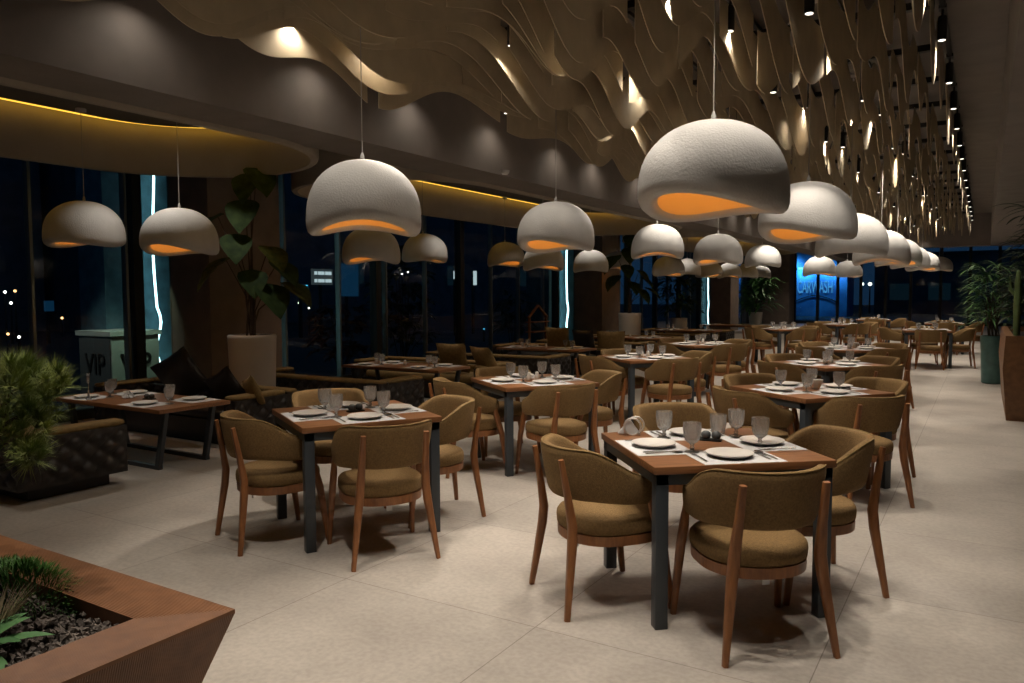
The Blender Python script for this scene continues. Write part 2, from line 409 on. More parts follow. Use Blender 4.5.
for k, x in enumerate(TX):
    y = 2.3 + .55 * (k % 3); j = 0
    step = 1.35 if k == 0 else 1.5
    while y < 27.6:
        yy = y + rng.uniform(-.15, .15)
        lab = 'black cylinder spotlight on the right-edge ceiling track' if k == 0 else 'black cylinder spotlight added to a track to brighten the nearest table and lamp'
        pw = {0: 60, 1: 150, 2: 110, 3: 110, 4: 165, 5: 90}[k] * rng.uniform(.75, 1.2)
        low = 0 < k < 5 and (j + k) % 2
        zs = ZLOW if low else ZS
        (spot_low if low else spot)((x, yy, zs), 0, lab, 'right-edge track spotlights' if k == 0 else 'track spotlights between the baffles')
        if k == 0: spotlight((x, yy, zs - .215), 92, 1.3, blend=.9)
        elif low: spotlight((x, yy, zs - .215), pw * 1.5, 1.15, blend=.45)
        elif k == 5: spotlight((x, yy, zs - .215), 11, 2.4, blend=.9)
        else: spotlight((x, yy, zs - .215), pw * .5, 2.3, blend=.9)
        y += step; j += 1
# downlights in the oval coves
for q, (x, y) in enumerate(((-7.1, 3.0), (-7.2, 4.75), (-7.45, 5.75), (-7.3, 8.3), (-7.1, 10.3), (-7.2, 12.4), (-7.1, 14.6), (-7.2, 16.4), (-7.2, 20.4), (-7.2, 24.2), (-7.2, 28))):
    o = MB().lathe([(.05, ZI - .006), (.06, ZI - .006), (.06, ZI + .002), (.05, ZI + .002)], 16).build('downlight', M['black']); o.location = (x, y, 0)
    tag(o, 'small round black downlight in the ceiling of an oval cove', 'downlight', 'cove downlights')
    spotlight((x, y, ZI - .02), 80 if y != 5.75 else 75, 1.5 if y != 5.75 else 1.0, blend=.9, color=(1., .92, .82))
for q, (x, y, z) in enumerate(((-7.3, 31.5, ZL), (-7.4, 34.3, ZL), (-7.0, 37.6, ZL), (-4.2, 32.5, 3.9), (-1.5, 33.5, 3.9), (-4.0, 37.5, 3.9))):  # downlights added to brighten the far column and plant
    o = MB().lathe([(.06, z - .006), (.075, z - .006), (.075, z + .002), (.06, z + .002)], 16).build('downlight', M['black']); o.location = (x, y, 0)
    tag(o, 'small round black downlight added to the plain ceiling to light the far end', 'downlight', 'added far-end downlights')
    spotlight((x, y, z - .02), 150, 2.0, blend=.9)
for x, y, e in ((-1.12, 2.35, 110), (-1.84, 4.75, 180), (-2.7, 2.7, 30), (-1.12, 3.62, 120), (-1.84, 3.2, 70)):  # spots added to brighten the nearest table and its pendant
    spot_low((x, y, ZLOW), 0, 'black cylinder spotlight added to a track to brighten the nearest table and lamp', 'track spotlights between the baffles')
    spotlight((x, y, ZLOW - .215), e, 1.2, blend=.4)
# added spots that wash light over the nearest baffles
for px_, py_ in ((205, 10), (292, 4), (372, 26), (640, 70)):
    v = fw * F + RR * (px_ - 512) + UU * (341.5 - py_); p = Vector((0, 0, H)) + v * ((3.80 - H) / v.z)
    spot((p.x, p.y, ZS), 0, 'black cylinder spotlight added to a track to brighten the nearest table and lamp', 'track spotlights between the baffles')
    spotlight((p.x, p.y, ZS - .215), 38, 2.4, blend=.9)
# smoke detector under the beam
v = fw * F + RR * (505 - 512) + UU * (341.5 - 173); p = Vector((0, 0, H)) + v * ((2.97 - H) / v.z)
o = MB().lathe([(.035, -.045), (.05, -.03), (.055, 0)], 18).build('smoke_detector', M['shade']); o.location = (p.x, p.y, ZB); tag(o, 'small white smoke detector under the long bulkhead beam', 'smoke detector')
# spot over the foreground planter
spot((-2.95, 1.25, ZS), 0, 'black cylinder spotlight added to a track to brighten the nearest table and lamp', 'track spotlights between the baffles')
spotlight((-2.95, 1.25, ZS - .215), 175, 1.0, blend=.8)

# ------------------------------------------------------------------ pendant lamps
def make_pendant(seed, sad, tilt, egg):
    rg = random.Random(seed)
    root = empty('pendant_lamp', label='x', cat='pendant lamp')
    Rm = .385
    prof = []
    # outer from apex to widest, roll under, inner up
    for i in range(15):
        t = i / 14; a = t * PI / 2
        prof.append((max(.004, Rm * sin(a) ** .95), .365 * cos(a) ** .88 if t < 1 else 0, 'o'))
    for a, r_, z_ in ((0, .384, -.03), (0, .374, -.058), (0, .352, -.076), (0, .322, -.078), (0, .296, -.066), (0, .282, -.045)):
        prof.append((r_, z_, 'o'))
    inner = [(.28, -.03), (.288, .02), (.285, .10), (.26, .19), (.20, .26), (.11, .305), (.004, .325)]
    def deform(r, z, a):
        w = max(0, min(1, (.26 - z) / .32)) ** 1.6 * min(1, r / .15)
        rr = r * (1 + egg * cos(a - .6) * .5 * (1 - w * .3))
        dz = w * (sad * cos(2 * a) + tilt * cos(a))
        bz = 0
        return (rr * cos(a), rr * sin(a) * .94, z + dz + bz)
    seg = 40
    R = [[deform(r, z, 2 * PI * j / seg) for j in range(seg)] for r, z, _ in prof]
    MB().rings(R, True, False).build('lamp_shade', M['shade'], root, angle=80)
    R = [[deform(r, z, 2 * PI * j / seg) for j in range(seg)] for r, z in [(.282, -.045)] + inner]
    MB().rings(R, False, True).build('shade_lining', M['shade_in'], root, angle=80)
    MB().lathe([(.016, .10), (.018, .12), (.018, .322)], 10).build('socket', M['black'], root)
    b = bmesh.new(); bmesh.ops.create_icosphere(b, subdivisions=2, radius=.034); me = bpy.data.meshes.new('bulb'); b.to_mesh(me); b.free()
    me.materials.append(M['bulb']); me.shade_smooth(); o = bpy.data.objects.new('bulb', me); COL.objects.link(o); o.parent = root; o.location = (0, 0, .07)
    MB().lathe([(.014, .355), (.016, .365), (.012, .395), (.005, .415)], 10).build('cap', M['shade'], root)
    return root
PV = [Once(make_pendant(1, .03, .028, .16)), Once(make_pendant(2, .034, .005, .08)), Once(make_pendant(3, .026, -.02, .2))]
def unproj_w(px, py, w, s=.79):
    d = s * F / w; v = fw * F + RR * (px - 512) + UU * (341.5 - py)
    return Vector((0, 0, H)) + v * (d / F)
# (px, py of the shade's middle, pixel width, variant, yaw degrees from facing the camera, label)
LP = [
    (713, 168, 151, 0, -35, 'largest white pendant lamp, above the nearest square table'),
    (808, 211, 95, 0, -45, 'second white pendant of the right-hand row, behind the largest lamp'),
    (850, 235, 71, 2, 0, 'third white pendant of the right-hand row'),
    (881, 247, 56, 1, 0, 'fourth white pendant of the right-hand row'),
    (897, 252, 45, 0, 20, 'fifth white pendant of the right-hand row'),
    (909, 257, 38, 2, 10, 'sixth white pendant of the right-hand row'),
    (922, 261, 32, 1, 40, 'seventh white pendant of the right-hand row'),
    (939, 264, 24, 2, 30, 'eighth white pendant, farthest of the right-hand row'),
    (363, 197, 119, 1, 0, 'white pendant lamp above the square table at front left'),
    (556, 226, 79, 0, -35, 'white pendant lamp above the second middle-row table'),
    (657, 241, 55, 1, 0, 'white pendant of the middle row hanging left of the largest lamp, below its low lip'),
    (718, 249, 50, 1, -30, 'white pendant of the middle row hanging directly below the largest lamp'),
    (762, 256, 37, 2, 0, 'white pendant of the middle row seen under the second right-hand lamp'),
    (85, 224, 75, 2, -40, 'leftmost white pendant, in the nearest oval cove'),
    (180, 231, 75, 0, -40, 'white pendant in front of the teal-lit column, second from left'),
    (371, 245, 60, 1, -20, 'dim white pendant behind the front-left table lamp, left of a close pair'),
    (423, 248, 47, 2, 30, 'pale pendant touching the dim one behind the front-left table lamp, right of that pair'),
    (505, 254, 39, 0, 30, 'pale pendant in the second oval cove, just left of the second middle-row lamp'),
    (543, 257, 43, 1, 20, 'dim pendant partly hidden under the second middle-row lamp'),
    (590, 261, 37, 2, 0, 'pale pendant in front of the second interior column, left of a pair'),
    (617, 261, 30, 1, 10, 'pale pendant in front of the second interior column, right of a pair'),
    (668, 266, 33, 1, 50, 'small dim pendant low beneath the third middle-row lamp, left of a pair'),
    (687, 267, 28, 2, 0, 'small pale pendant low beneath the third middle-row lamp, right of a pair'),
    (708, 269, 27, 0, 60, 'small distant pendant in the third oval cove, second pair, left one'),
    (729, 270.5, 25, 1, 20, 'small distant pendant in the third oval cove, second pair, right one'),
    (746, 271, 24, 2, 0, 'tiny distant pendant near the far corner, left one'),
    (761, 272, 20, 1, 0, 'tiny distant pendant near the far corner, right one'),
    (819, 266, 33, 1, 10, 'dark backlit pendant in front of the blue car wash window'),
    (847, 269, 27, 2, 60, 'pale pendant right of the dark one at the far blue window'),
]
PEND = []
for px, py, w, v, yaw, lab in LP:
    P = unproj_w(px, py, w)
    P.z -= .14
    rz = math.atan2(-P.y, -P.x) + rad(yaw)
    PEND.append((PV[v](P, rz, lab, 'white pendant lamps', 1.04), P.copy(), w))
for o, P, w in PEND:
    h = ((ZI if P.x < -5.9 else 3.93) - P.z) / 1.04
    MB().tube([(0, 0, .40), (0, 0, h)], .0035 if w > 60 else .005, 6).build('cord', M['cord'], o)
    MB().lathe([(.05, h - .03), (.05, h)], 14).build('ceiling_rose', M['shade'], o)

# ------------------------------------------------------------------ chairs
def make_chair():
    root = empty('tub_chair', label='x', cat='chair')
    # backrest: padded shell wrapped round the seat
    n = 44; TH = rad(118); R = []
    def arc(th, off):
        rx, ry = .240 + off, .240 + off
        if abs(th) <= PI / 2: return Vector((rx * sin(th), -ry * cos(th), 0))
        s_ = 1 if th > 0 else -1; e = abs(th) - PI / 2
        return Vector((s_ * (rx - .02 * e), .36 * e, 0))
    pip = []
    for i in range(n + 1):
        u = -1 + 2 * i / n; th = u * TH; a = abs(u)
        t = max(0, min(1, (a - .42) / .58)); t = t * t * (3 - 2 * t)
        zt = .795 - .150 * t; zb = .540 - .022 * t
        e = min(1, (1 - a) / .09); k = math.sqrt(max(0.02, 1 - (1 - e) ** 2))
        zm = (zt + zb) / 2; hz = (zt - zb) / 2 * (.35 + .65 * k)
        th_ = .027 * (.45 + .55 * k)
        ring = []
        for j in range(16):
            b = 2 * PI * j / 16; cb, sb = cos(b), sin(b)
            so = th_ * math.copysign(abs(cb) ** .6, cb); sz = hz * math.copysign(abs(sb) ** .38, sb)
            z = zm + sz; lean = .17 * (z - .5) * (1 - .5 * t)
            p = arc(th, so + lean); ring.append((p.x, p.y, z))
        R.append(ring)
        z = zm + hz * .97; p = arc(th, .017 * (.45 + .55 * k) + .17 * (z - .5) * (1 - .5 * t)); pip.append((p.x, p.y, z + .001))
    bk = MB().rings(R).build('backrest', M['fabric'], root, angle=80)
    MB().tube(pip, .0038, 6).build('piping', M['mustard'], bk)
    # seat outline: wide rounded D
    def outline(s_, z, m=40):
        P = []
        for j in range(m):
            a = 2 * PI * j / m; ca, sa = cos(a), sin(a)
            ex = .75 if sa > 0 else .95
            P.append((.246 * s_ * math.copysign(abs(ca) ** ex, ca), (.265 if sa > 0 else .235) * s_ * math.copysign(abs(sa) ** (.62 if sa > 0 else .9), sa) + .005, z))
        return P
    cu = MB().rings([outline(.93, .372), outline(.975, .382), outline(.985, .41), outline(.975, .432), outline(.93, .448), outline(.8, .458), outline(.5, .464), outline(.2, .466)])
    cu.build('seat', M['fabric'], root, angle=80)
    MB().rings([outline(.90, .318), outline(.955, .322), outline(.965, .37), outline(.90, .374)]).build('seat_frame', M['chairwood'], root, angle=50)
    for s_ in (-1, 1):
        MB().bar([(s_ * .248, -.292, 0), (s_ * .202, -.248, .34), (s_ * .192, -.243, .43), (s_ * .186, -.264, .57), (s_ * .182, -.296, .748)],
                 [(.022, .026), (.042, .040), (.044, .040), (.036, .030), (.028, .022)]).build('back_leg', M['chairwood'], root, angle=50)
        MB().bar([(s_ * .266, .245, 0), (s_ * .250, .20, .34), (s_ * .246, .165, .46), (s_ * .249, .135, .56)],
                 [(.024, .026), (.036, .042), (.034, .044), (.022, .034)]).build('front_leg', M['chairwood'], root, angle=50)
    MB().box(-.012, .022, -.14, -.138, .27, .325).build('care_tag', M['paper'], root, smooth=False)
    return root
chair = Once(make_chair())

# ------------------------------------------------------------------ square tables
S = .88
def make_table():
    root = empty('square_table', label='x', cat='table')
    h = S / 2
    MB().box(-h, h, -h, h, .715, .75).build('tabletop', M['wood'], root, bevel=.002)
    ap = MB(); a = h - .012
    for sx in (-1, 1):
        ap.box(min(sx * a, sx * (a - .03)), max(sx * a, sx * (a - .03)), -a, a, .665, .714)
        ap.box(-a + .03, a - .03, min(sx * a, sx * (a - .03)), max(sx * a, sx * (a - .03)), .665, .714)
    ap.build('frame', M['steel'], root, smooth=False)
    for sx in (-1, 1):
        for sy in (-1, 1):
            MB().box(min(sx * a, sx * (a - .06)), max(sx * a, sx * (a - .06)), min(sy * a, sy * (a - .06)), max(sy * a, sy * (a - .06)), 0, .714).build('leg', M['steel'], root, bevel=.003)
    return root
table = Once(make_table())

# ------------------------------------------------------------------ tableware
def single(mb, name, m, cat, **k):
    return Once(tag(mb.build(name, m, None, **k), 'x', cat))
pl = MB().lathe([(.02, .004), (.06, .004), (.065, 0), (.072, 0), (.104, .016), (.111, .019), (.111, .022), (.103, .020), (.075, .008), (.01, .008)], 40)
plate = single(pl, 'dinner_plate', M['ceramic'], 'plate', angle=50)
def cut(a, z): return 1 + .10 * abs(sin(a * 6 + z * 30)) * (1 if .05 < z < .125 else .1)
gb = empty('goblet', label='x', cat='glass')
MB().lathe([(.002, .044), (.020, .046), (.032, .060), (.038, .085), (.041, .115), (.043, .145), (.041, .145), (.038, .115), (.034, .085), (.027, .064), (.002, .054)], 48, fn=cut).build('bowl', M['crystal'], gb, smooth=False)
MB().lathe([(.036, 0), (.036, .003), (.014, .008), (.008, .014), (.013, .022), (.008, .03), (.010, .038), (.016, .045)], 20).build('foot', M['crystal'], gb, angle=50)
goblet = Once(gb)
def cut2(a, z): return 1 + .09 * abs(sin(a * 6 + z * 40)) * (1 if .02 < z < .085 else .1)
tumbler = single(MB().lathe([(.03, 0), (.032, .004), (.036, .05), (.041, .095), (.039, .095), (.034, .05), (.029, .014), (.002, .012)], 48, fn=cut2), 'tumbler', M['crystal'], 'glass', smooth=False)
matw, matd = .40, .30
placemat = single(MB().box(-matw / 2, matw / 2, -matd / 2, matd / 2, 0, .0015), 'placemat', M['paper'], 'placemat', smooth=False)
def cutlery(kind):
    m = MB()
    if kind == 'knife':
        m.bar([(0, -.105, .003), (0, -.02, .004), (0, .0, .003)], [(.012, .006), (.014, .006), (.010, .004)]).bar([(0, 0, .003), (.002, .05, .002), (.004, .105, .002)], [(.010, .003), (.018, .002), (.004, .0015)])
    elif kind == 'fork':
        m.bar([(0, -.10, .003), (0, .02, .006), (0, .045, .004)], [(.013, .004), (.006, .004), (.02, .003)])
        for t in (-.009, -.003, .003, .009): m.bar([(t, .042, .004), (t, .07, .003), (t, .095, .006)], [(.004, .002), (.003, .002), (.002, .0015)])
    else:
        m.bar([(0, -.10, .003), (0, .02, .006), (0, .04, .005)], [(.013, .004), (.006, .004), (.012, .004)])
        R = []
        for q, zq in ((.05, .008), (.6, .006), (1, .009)): R.append([(q * .019 * cos(2 * PI * j / 16), .065 + q * .03 * sin(2 * PI * j / 16), zq * .8) for j in range(16)])
        m.rings(R)
    return m
knife = single(cutlery('knife'), 'table_knife', M['chrome'], 'knife'); fork = single(cutlery('fork'), 'table_fork', M['chrome'], 'fork'); spoon = single(cutlery('spoon'), 'table_spoon', M['chrome'], 'spoon')
tray = single(MB().box(-.056, .056, -.026, .026, 0, .010), 'condiment_tray', M['darktray'], 'tray', bevel=.003)
shaker = single(MB().lathe([(.014, 0), (.022, .005), (.0255, .018), (.023, .031), (.013, .039), (.004, .041)], 20), 'shaker', M['greyc'], 'shaker', angle=80)
shakerw = single(MB().lathe([(.02, 0), (.024, .004), (.022, .04), (.016, .06), (.017, .066), (.01, .074), (.002, .075)], 20), 'salt_shaker', M['ceramic'], 'shaker', angle=60)
nh = empty('napkin_holder', label='x', cat='napkin holder')
for yy in (-.028, .028):
    MB().tube([(.045 * cos(2 * PI * j / 28) + yy * .3, yy, .049 + .045 * sin(2 * PI * j / 28)) for j in range(29)], .0048, 8, False).build('ring', M['satin'], nh)
MB().box(-.035, .035, -.03, .03, 0, .006).build('base', M['chrome'], nh, smooth=False)
napholder = Once(nh)
nk = MB()
for y in (-.014, 0, .014):
    nk.add([(-.075, y - .005, .0), (.045, y - .005, .0), (-.012, y - .002, .080), (-.075, y + .005, .0), (.045, y + .005, .0), (-.012, y + .002, .080)],
           [(0, 1, 2), (5, 4, 3), (0, 3, 4, 1), (1, 4, 5, 2), (2, 5, 3, 0)])
napkin = single(nk, 'paper_napkin', M['paper'], 'napkin', smooth=False)
clump = MB()
for q in range(9):
    a = q * .7; clump.rings([[(.05 * t * cos(a + e) * (1 + .3 * sin(3 * a)), .045 * t * sin(a + e), .004 + .055 * (1 - t) * (.7 + .3 * sin(q * 2.1)) + (.012 if abs(e) > .2 else 0)) for e in (-.42, -.2, 0, .2, .42)] for t in (.15, .5, .8, 1)], False, False, False)
foldnap = single(clump, 'folded_napkin', M['paper'], 'napkin', angle=60)
cup = single(MB().lathe([(.026, 0), (.028, .004), (.046, .05), (.052, .075), (.049, .075), (.043, .05), (.026, .012), (.002, .01)], 24), 'white_bowl', M['ceramic'], 'bowl', angle=60)

SIDE = ['front', 'right', 'back', 'left']
def square_setting(T, c_, rot, name, level, offs=None, glasses='gggt', centre='tray', yawj=0, skip=()):
    """T: label for the table; rot: direction (deg) of the edge running to the photo's right"""
    cx, cy = c_
    table((cx, cy, 0), rad(rot), T, 'square dining tables')
    e2 = Vector((cos(rad(rot)), sin(rad(rot)))); e1 = Vector((-e2.y, e2.x))
    dirs = [-e1, e2, e1, -e2]
    rg = random.Random(int(cx * 100) + int(cy * 37))
    for k, d in enumerate(dirs):
        t = Vector((-d.y, d.x))      # to the sitter's ... tangent
        if k not in skip:
            dist, sh, jw = (offs or {}).get(k, (.58 + rg.uniform(-.03, .03), rg.uniform(-.03, .03), rg.uniform(-7, 7)))
            p = Vector(c_) + d * dist + t * sh
            chair((p.x, p.y, 0), math.atan2(-d.y, -d.x) - PI / 2 + rad(jw), 'olive tub chair at the %s side of the %s' % (SIDE[k], name), 'olive tub chairs')
        yaw = math.atan2(-d.y, -d.x) - PI / 2
        q = Vector(c_) + d * (S / 2 - matd / 2 - .005)
        placemat((q.x, q.y, .7505), yaw, 'white paper placemat at the %s side of the %s' % (SIDE[k], name), 'paper placemats')
        r = Vector((-d.y, d.x))  # right hand of a sitter facing -d
        q = Vector(c_) + d * (S / 2 - .155) - r * .015
        plate((q.x, q.y, .7525), yaw, 'white dinner plate at the %s side of the %s' % (SIDE[k], name), 'white dinner plates')
        if level >= 2:
            q2 = Vector(c_) + d * (S / 2 - .155) + r * .135
            knife((q2.x, q2.y, .7522), yaw, 'steel knife right of the plate at the %s side of the %s' % (SIDE[k], name), 'table knives')
            q2 = Vector(c_) + d * (S / 2 - .155) - r * .17
            fork((q2.x, q2.y, .7522), yaw, 'steel fork left of the plate at the %s side of the %s' % (SIDE[k], name), 'table forks')
            if level >= 3:
                q2 = Vector(c_) + d * (S / 2 - .15) + r * .165
                spoon((q2.x, q2.y, .7522), yaw + .05, 'steel spoon beside the knife at the %s side of the %s' % (SIDE[k], name), 'table spoons')
        gk = glasses[k]
        if gk != '-':
            q = Vector(c_) + d * (S / 2 - .28) + r * .15
            f_ = goblet if gk == 'g' else tumbler
            f_((q.x, q.y, .7522), rg.uniform(0, 6), '%s at the %s side of the %s' % ('cut-crystal goblet' if gk == 'g' else 'cut-crystal tumbler', SIDE[k], name), 'cut-crystal glasses')
    C3 = Vector((cx, cy, .7505))
    if centre == 'tray':
        p = C3 + Vector((e2.x * .02 + e1.x * .03, e2.y * .02 + e1.y * .03, 0))
        tray(p, rad(rot) + .2, 'black condiment tray in the middle of the %s' % name, 'condiment trays')
        for s_ in (-1, 1):
            u = Matrix.Rotation(rad(rot) + .2, 3, 'Z') @ Vector((s_ * .026, 0, .0105))
            shaker(p + u, 0, 'grey round shaker, %s one on the tray of the %s' % ('left' if s_ < 0 else 'right', name), 'grey shakers')
    elif centre != 'none':
        for s_ in (-1, 1):
            p = C3 + Vector((e2.x * s_ * .04, e2.y * s_ * .04, 0))
            if centre == 'white' or s_ < 0: shakerw(p, 0, 'white shaker, %s one in the middle of the %s' % ('left' if s_ < 0 else 'right', name), 'white shakers')
            else: cup(p + Vector((e2.x * .03, e2.y * .03, 0)), 0, 'small white bowl in the middle of the %s' % name, 'white bowls')
    return e1, e2

TT = [  # centre, rotation, table label, short name, level, options
    ((-1.18, 3.832), 40.5, 'nearest walnut square table with ring napkin holder and dark steel legs', 'nearest square table', 3, dict(offs={0: (.51, -.015, 0), 3: (.55, -.02, 9), 1: (.555, .0, -2), 2: (.93, -.22, 4)}, glasses='----', centre='none')),
    ((-3.52, 3.74), 60, 'walnut square table at front left, set for four', 'front-left square table', 3, dict(offs={0: (.57, -.01, -3), 3: (.52, .0, 7), 1: (.54, .0, -2), 2: (.72, -.06, 0)}, glasses='gggg')),
    ((-3.45, 5.98), 54, 'walnut square table second from the front in the middle row', 'second middle-row table', 2, dict(offs={0: (.56, -.02, 6), 3: (.62, .02, 2)}, glasses='gggg', centre='white')),
    ((-1.18, 6.5), 53, 'walnut square table second from the front in the right-hand row', 'second right-hand table', 2, dict(offs={0: (.56, -.06, -12), 3: (.58, .04, -4), 1: (.60, .0, 4)}, glasses='gggg', centre='mixed')),
    ((-3.53, 8.87), 51, 'walnut square table third from the front in the middle row', 'third middle-row table', 1, dict(glasses='gggg', centre='white')),
    ((-1.45, 9.03), 52, 'walnut square table third from the front in the right-hand row', 'third right-hand table', 1, dict(glasses='gggg', centre='white')),
    ((-3.72, 11.65), 54, 'walnut square table fourth from the front in the middle row', 'fourth middle-row table', 1, dict(glasses='gggg', centre='white')),
    ((-1.58, 11.7), 53, 'walnut square table fourth from the front in the right-hand row', 'fourth right-hand table', 1, dict(glasses='gggg', centre='mixed')),
    ((-3.75, 17.5), 50, 'walnut square table in front of the plastered far column', 'table before the far column', 1, dict(glasses='gggg', centre='white')),
    ((-3.0, 20.6), 42, 'walnut square table in front of the blue car wash window', 'table before the car wash window', 1, dict(glasses='gggg', centre='white')),
    ((-1.0, 18.1), 8, 'walnut square table at the far end of the aisle left of the teal pot', 'far aisle table', 1, dict(glasses='gggg', centre='white')),
    ((-.85, 22.4), 4, 'farthest walnut square table, behind the far aisle table', 'farthest table', 1, dict(glasses='g--g', centre='white')),
    ((-2.75, 24.6), 10, 'distant walnut square table by the far windows', 'distant window table', 1, dict(glasses='-g--', centre='white')),
]
for c_, rot, lab, nm, lv, kw in TT:
    e1, e2 = square_setting(lab, c_, rot, nm, lv, **kw)
# the nearest table's glasses, tray and napkin holder, each where it stands
def on_plane(px, py, z):
    v = fw * F + RR * (px - 512) + UU * (341.5 - py); return Vector((0, 0, H)) + v * ((z - H) / v.z)
for px, py, lab in ((664, 438, 'cut-crystal goblet behind the left plate of the nearest square table'), (692, 452, 'cut-crystal goblet between the left and front plates of the nearest square table'),
                    (736, 436, 'cut-crystal goblet near the back corner of the nearest square table'), (760, 446, 'cut-crystal goblet beside the right plate of the nearest square table')):
    goblet(on_plane(px, py, .7522), px * .1, lab, 'cut-crystal glasses')
tumbler(on_plane(718, 433, .7505), 0, 'tall cut-crystal tumbler at the back of the nearest square table', 'cut-crystal glasses', 1.12)
p = on_plane(711, 440.5, .7505)
tray(p, .12, 'black condiment tray in the middle of the nearest square table', 'condiment trays')
for s_ in (-1, 1): shaker(p + Vector((s_ * .026, s_ * .003, .0105)), 0, 'grey round shaker, %s one on the tray of the nearest square table' % ('left' if s_ < 0 else 'right'), 'grey shakers')
p = on_plane(634, 434.5, .7505)
napholder(p, rad(22), 'steel double-ring napkin holder at the left corner of the nearest square table')
napkin((p.x - .012, p.y - .004, .757), rad(22), 'white folded paper napkin held in the steel double-ring holder')

# ------------------------------------------------------------------ booth sofas and low tables
def tufted(mb, x0, x1, y0, y1, z0, z1, amp, cell=.09):
    """closed box whose six faces bulge in a diamond-tufted pattern"""
    def face(o, u, v, nrm, lu, lv, tuft):
        nu = max(2, int(lu / .016)) if tuft else 1; nv = max(2, int(lv / .016)) if tuft else 1
        V = []; Fq = []
        for j in range(nv + 1):
            for i in range(nu + 1):
                a, b = lu * i / nu, lv * j / nv
                h = 0
                if tuft:
                    ed = min(1, min(a, lu - a, b, lv - b) / .05)
                    h = amp * ed * (abs(sin(PI * (a / cell + b / cell / .8) / 2) * sin(PI * (a / cell - b / cell / .8) / 2)) ** .5 * 2.2 - 1.0)
                V.append(tuple(o + u * a + v * b + nrm * h))
        for j in range(nv):
            for i in range(nu):
                k = j * (nu + 1) + i; Fq.append((k, k + 1, k + nu + 2, k + nu + 1))
        mb.add(V, Fq)
    X, Y, Z = Vector((1, 0, 0)), Vector((0, 1, 0)), Vector((0, 0, 1))
    lx, ly, lz = x1 - x0, y1 - y0, z1 - z0
    face(Vector((x0, y0, z0)), X, Z, -Y, lx, lz, 1); face(Vector((x1, y1, z0)), -X, Z, Y, lx, lz, 1)
    face(Vector((x1, y0, z0)), Y, Z, X, ly, lz, 1); face(Vector((x0, y1, z0)), -Y, Z, -X, ly, lz, 1)
    face(Vector((x0, y0, z1)), X, Y, Z, lx, ly, 0); face(Vector((x0, y1, z0)), X, -Y, -Z, lx, ly, 0)
    return mb
def softbox(mb, x0, x1, y0, y1, z0, z1, r=.03):
    xs, ys = (x1 - x0) / 2, (y1 - y0) / 2; cx, cy = (x0 + x1) / 2, (y0 + y1) / 2
    def ring(ins, z):
        P = []
        for j in range(32):
            a = 2 * PI * (j + .5) / 32
            P.append((cx + (xs - ins) * math.copysign(min(1, abs(cos(a)) ** .28), cos(a)), cy + (ys - ins) * math.copysign(min(1, abs(sin(a)) ** .28), sin(a)), z))
        return P
    return mb.rings([ring(r, z0), ring(r * .3, z0 + r * .4), ring(0, z0 + r), ring(0, z1 - r), ring(r * .3, z1 - r * .4), ring(r, z1)])
def make_sofa(inner):
    W, D, HB = 2.45, .84, .50
    root = empty('booth_sofa', label='x', cat='sofa'); h = W / 2
    MB().box(-h + .10, h - .10, -D + .12, -.10, 0, .10).build('plinth', M['black'], root, smooth=False)
    b = tufted(MB(), -h, h, -D, -D + .17, .10, HB, .018)
    b.build('backrest', M['leather'], root, weld=True, angle=70)
    for s_ in (-1, 1):
        x0, x1 = (h - .17, h) if s_ > 0 else (-h, -h + .17)
        tufted(MB(), x0, x1, -D + .16, 0, .10, HB - .02, .018).build('armrest', M['leather'], root, weld=True, angle=70)
    MB().box(-h + .17, h - .17, -D + .17, -.02, .10, .26).build('seat_base', M['leather'], root, smooth=False)
    for i in range(2):
        a = -h + .18 + i * (W - .36) / 2
        softbox(MB(), a, a + (W - .36) / 2 - .01, -D + .18, -.01, .26, .37, .035).build('seat_cushion', M[inner], root, angle=60)
    t = tufted(MB(), -h + .17, h - .17, -D + .165, -D + .27, .34, HB - .03, .02)
    t.build('inner_back', M[inner], root, weld=True, angle=70)
    w = MB()
    R = []
    pts = [(-h + .085, .0), (-h + .085, -D + .2), (-h + .16, -D + .085), (h - .16, -D + .085), (h - .085, -D + .2), (h - .085, .0)]
    w.bar([(x, y, HB + .004) for x, y in pts], [(.175, .045)] * 6, (1, 0, 0)) if False else None
    w = MB()
    for (xa, xb, ya, yb) in ((-h - .004, h + .004, -D - .006, -D + .178), (-h - .004, -h + .176, -D + .17, .004), (h - .176, h + .004, -D + .17, .004)):
        softbox(w, xa, xb, ya, yb, HB - .022, HB + .022, .018)
    w.build('top_welt', M['mustard'], root, angle=60)
    return root
sofa_d = Once(make_sofa('leather')); sofa_m = Once(make_sofa('mustard'))
def make_booth_table():
    L_, W_ = 1.68, .72
    root = empty('low_table', label='x', cat='table')
    MB().box(-L_ / 2, L_ / 2, -W_ / 2, W_ / 2, .52, .555).build('tabletop', M['wood'], root, bevel=.002)
    for s_ in (-1, 1):
        y = s_ * .24
        f = MB()
        for t in (-1, 1): f.bar([(t * .62, y, 0.02), (t * .74, y, .519)], [(.06, .045), (.06, .045)])
        f.box(-.65, .65, y - .022, y + .022, 0, .035)
        f.box(-.75, .75, y - .022, y + .022, .50, .52)
        f.build('leg_frame', M['steel'], root, smooth=False)
    return root
btable = Once(make_booth_table())
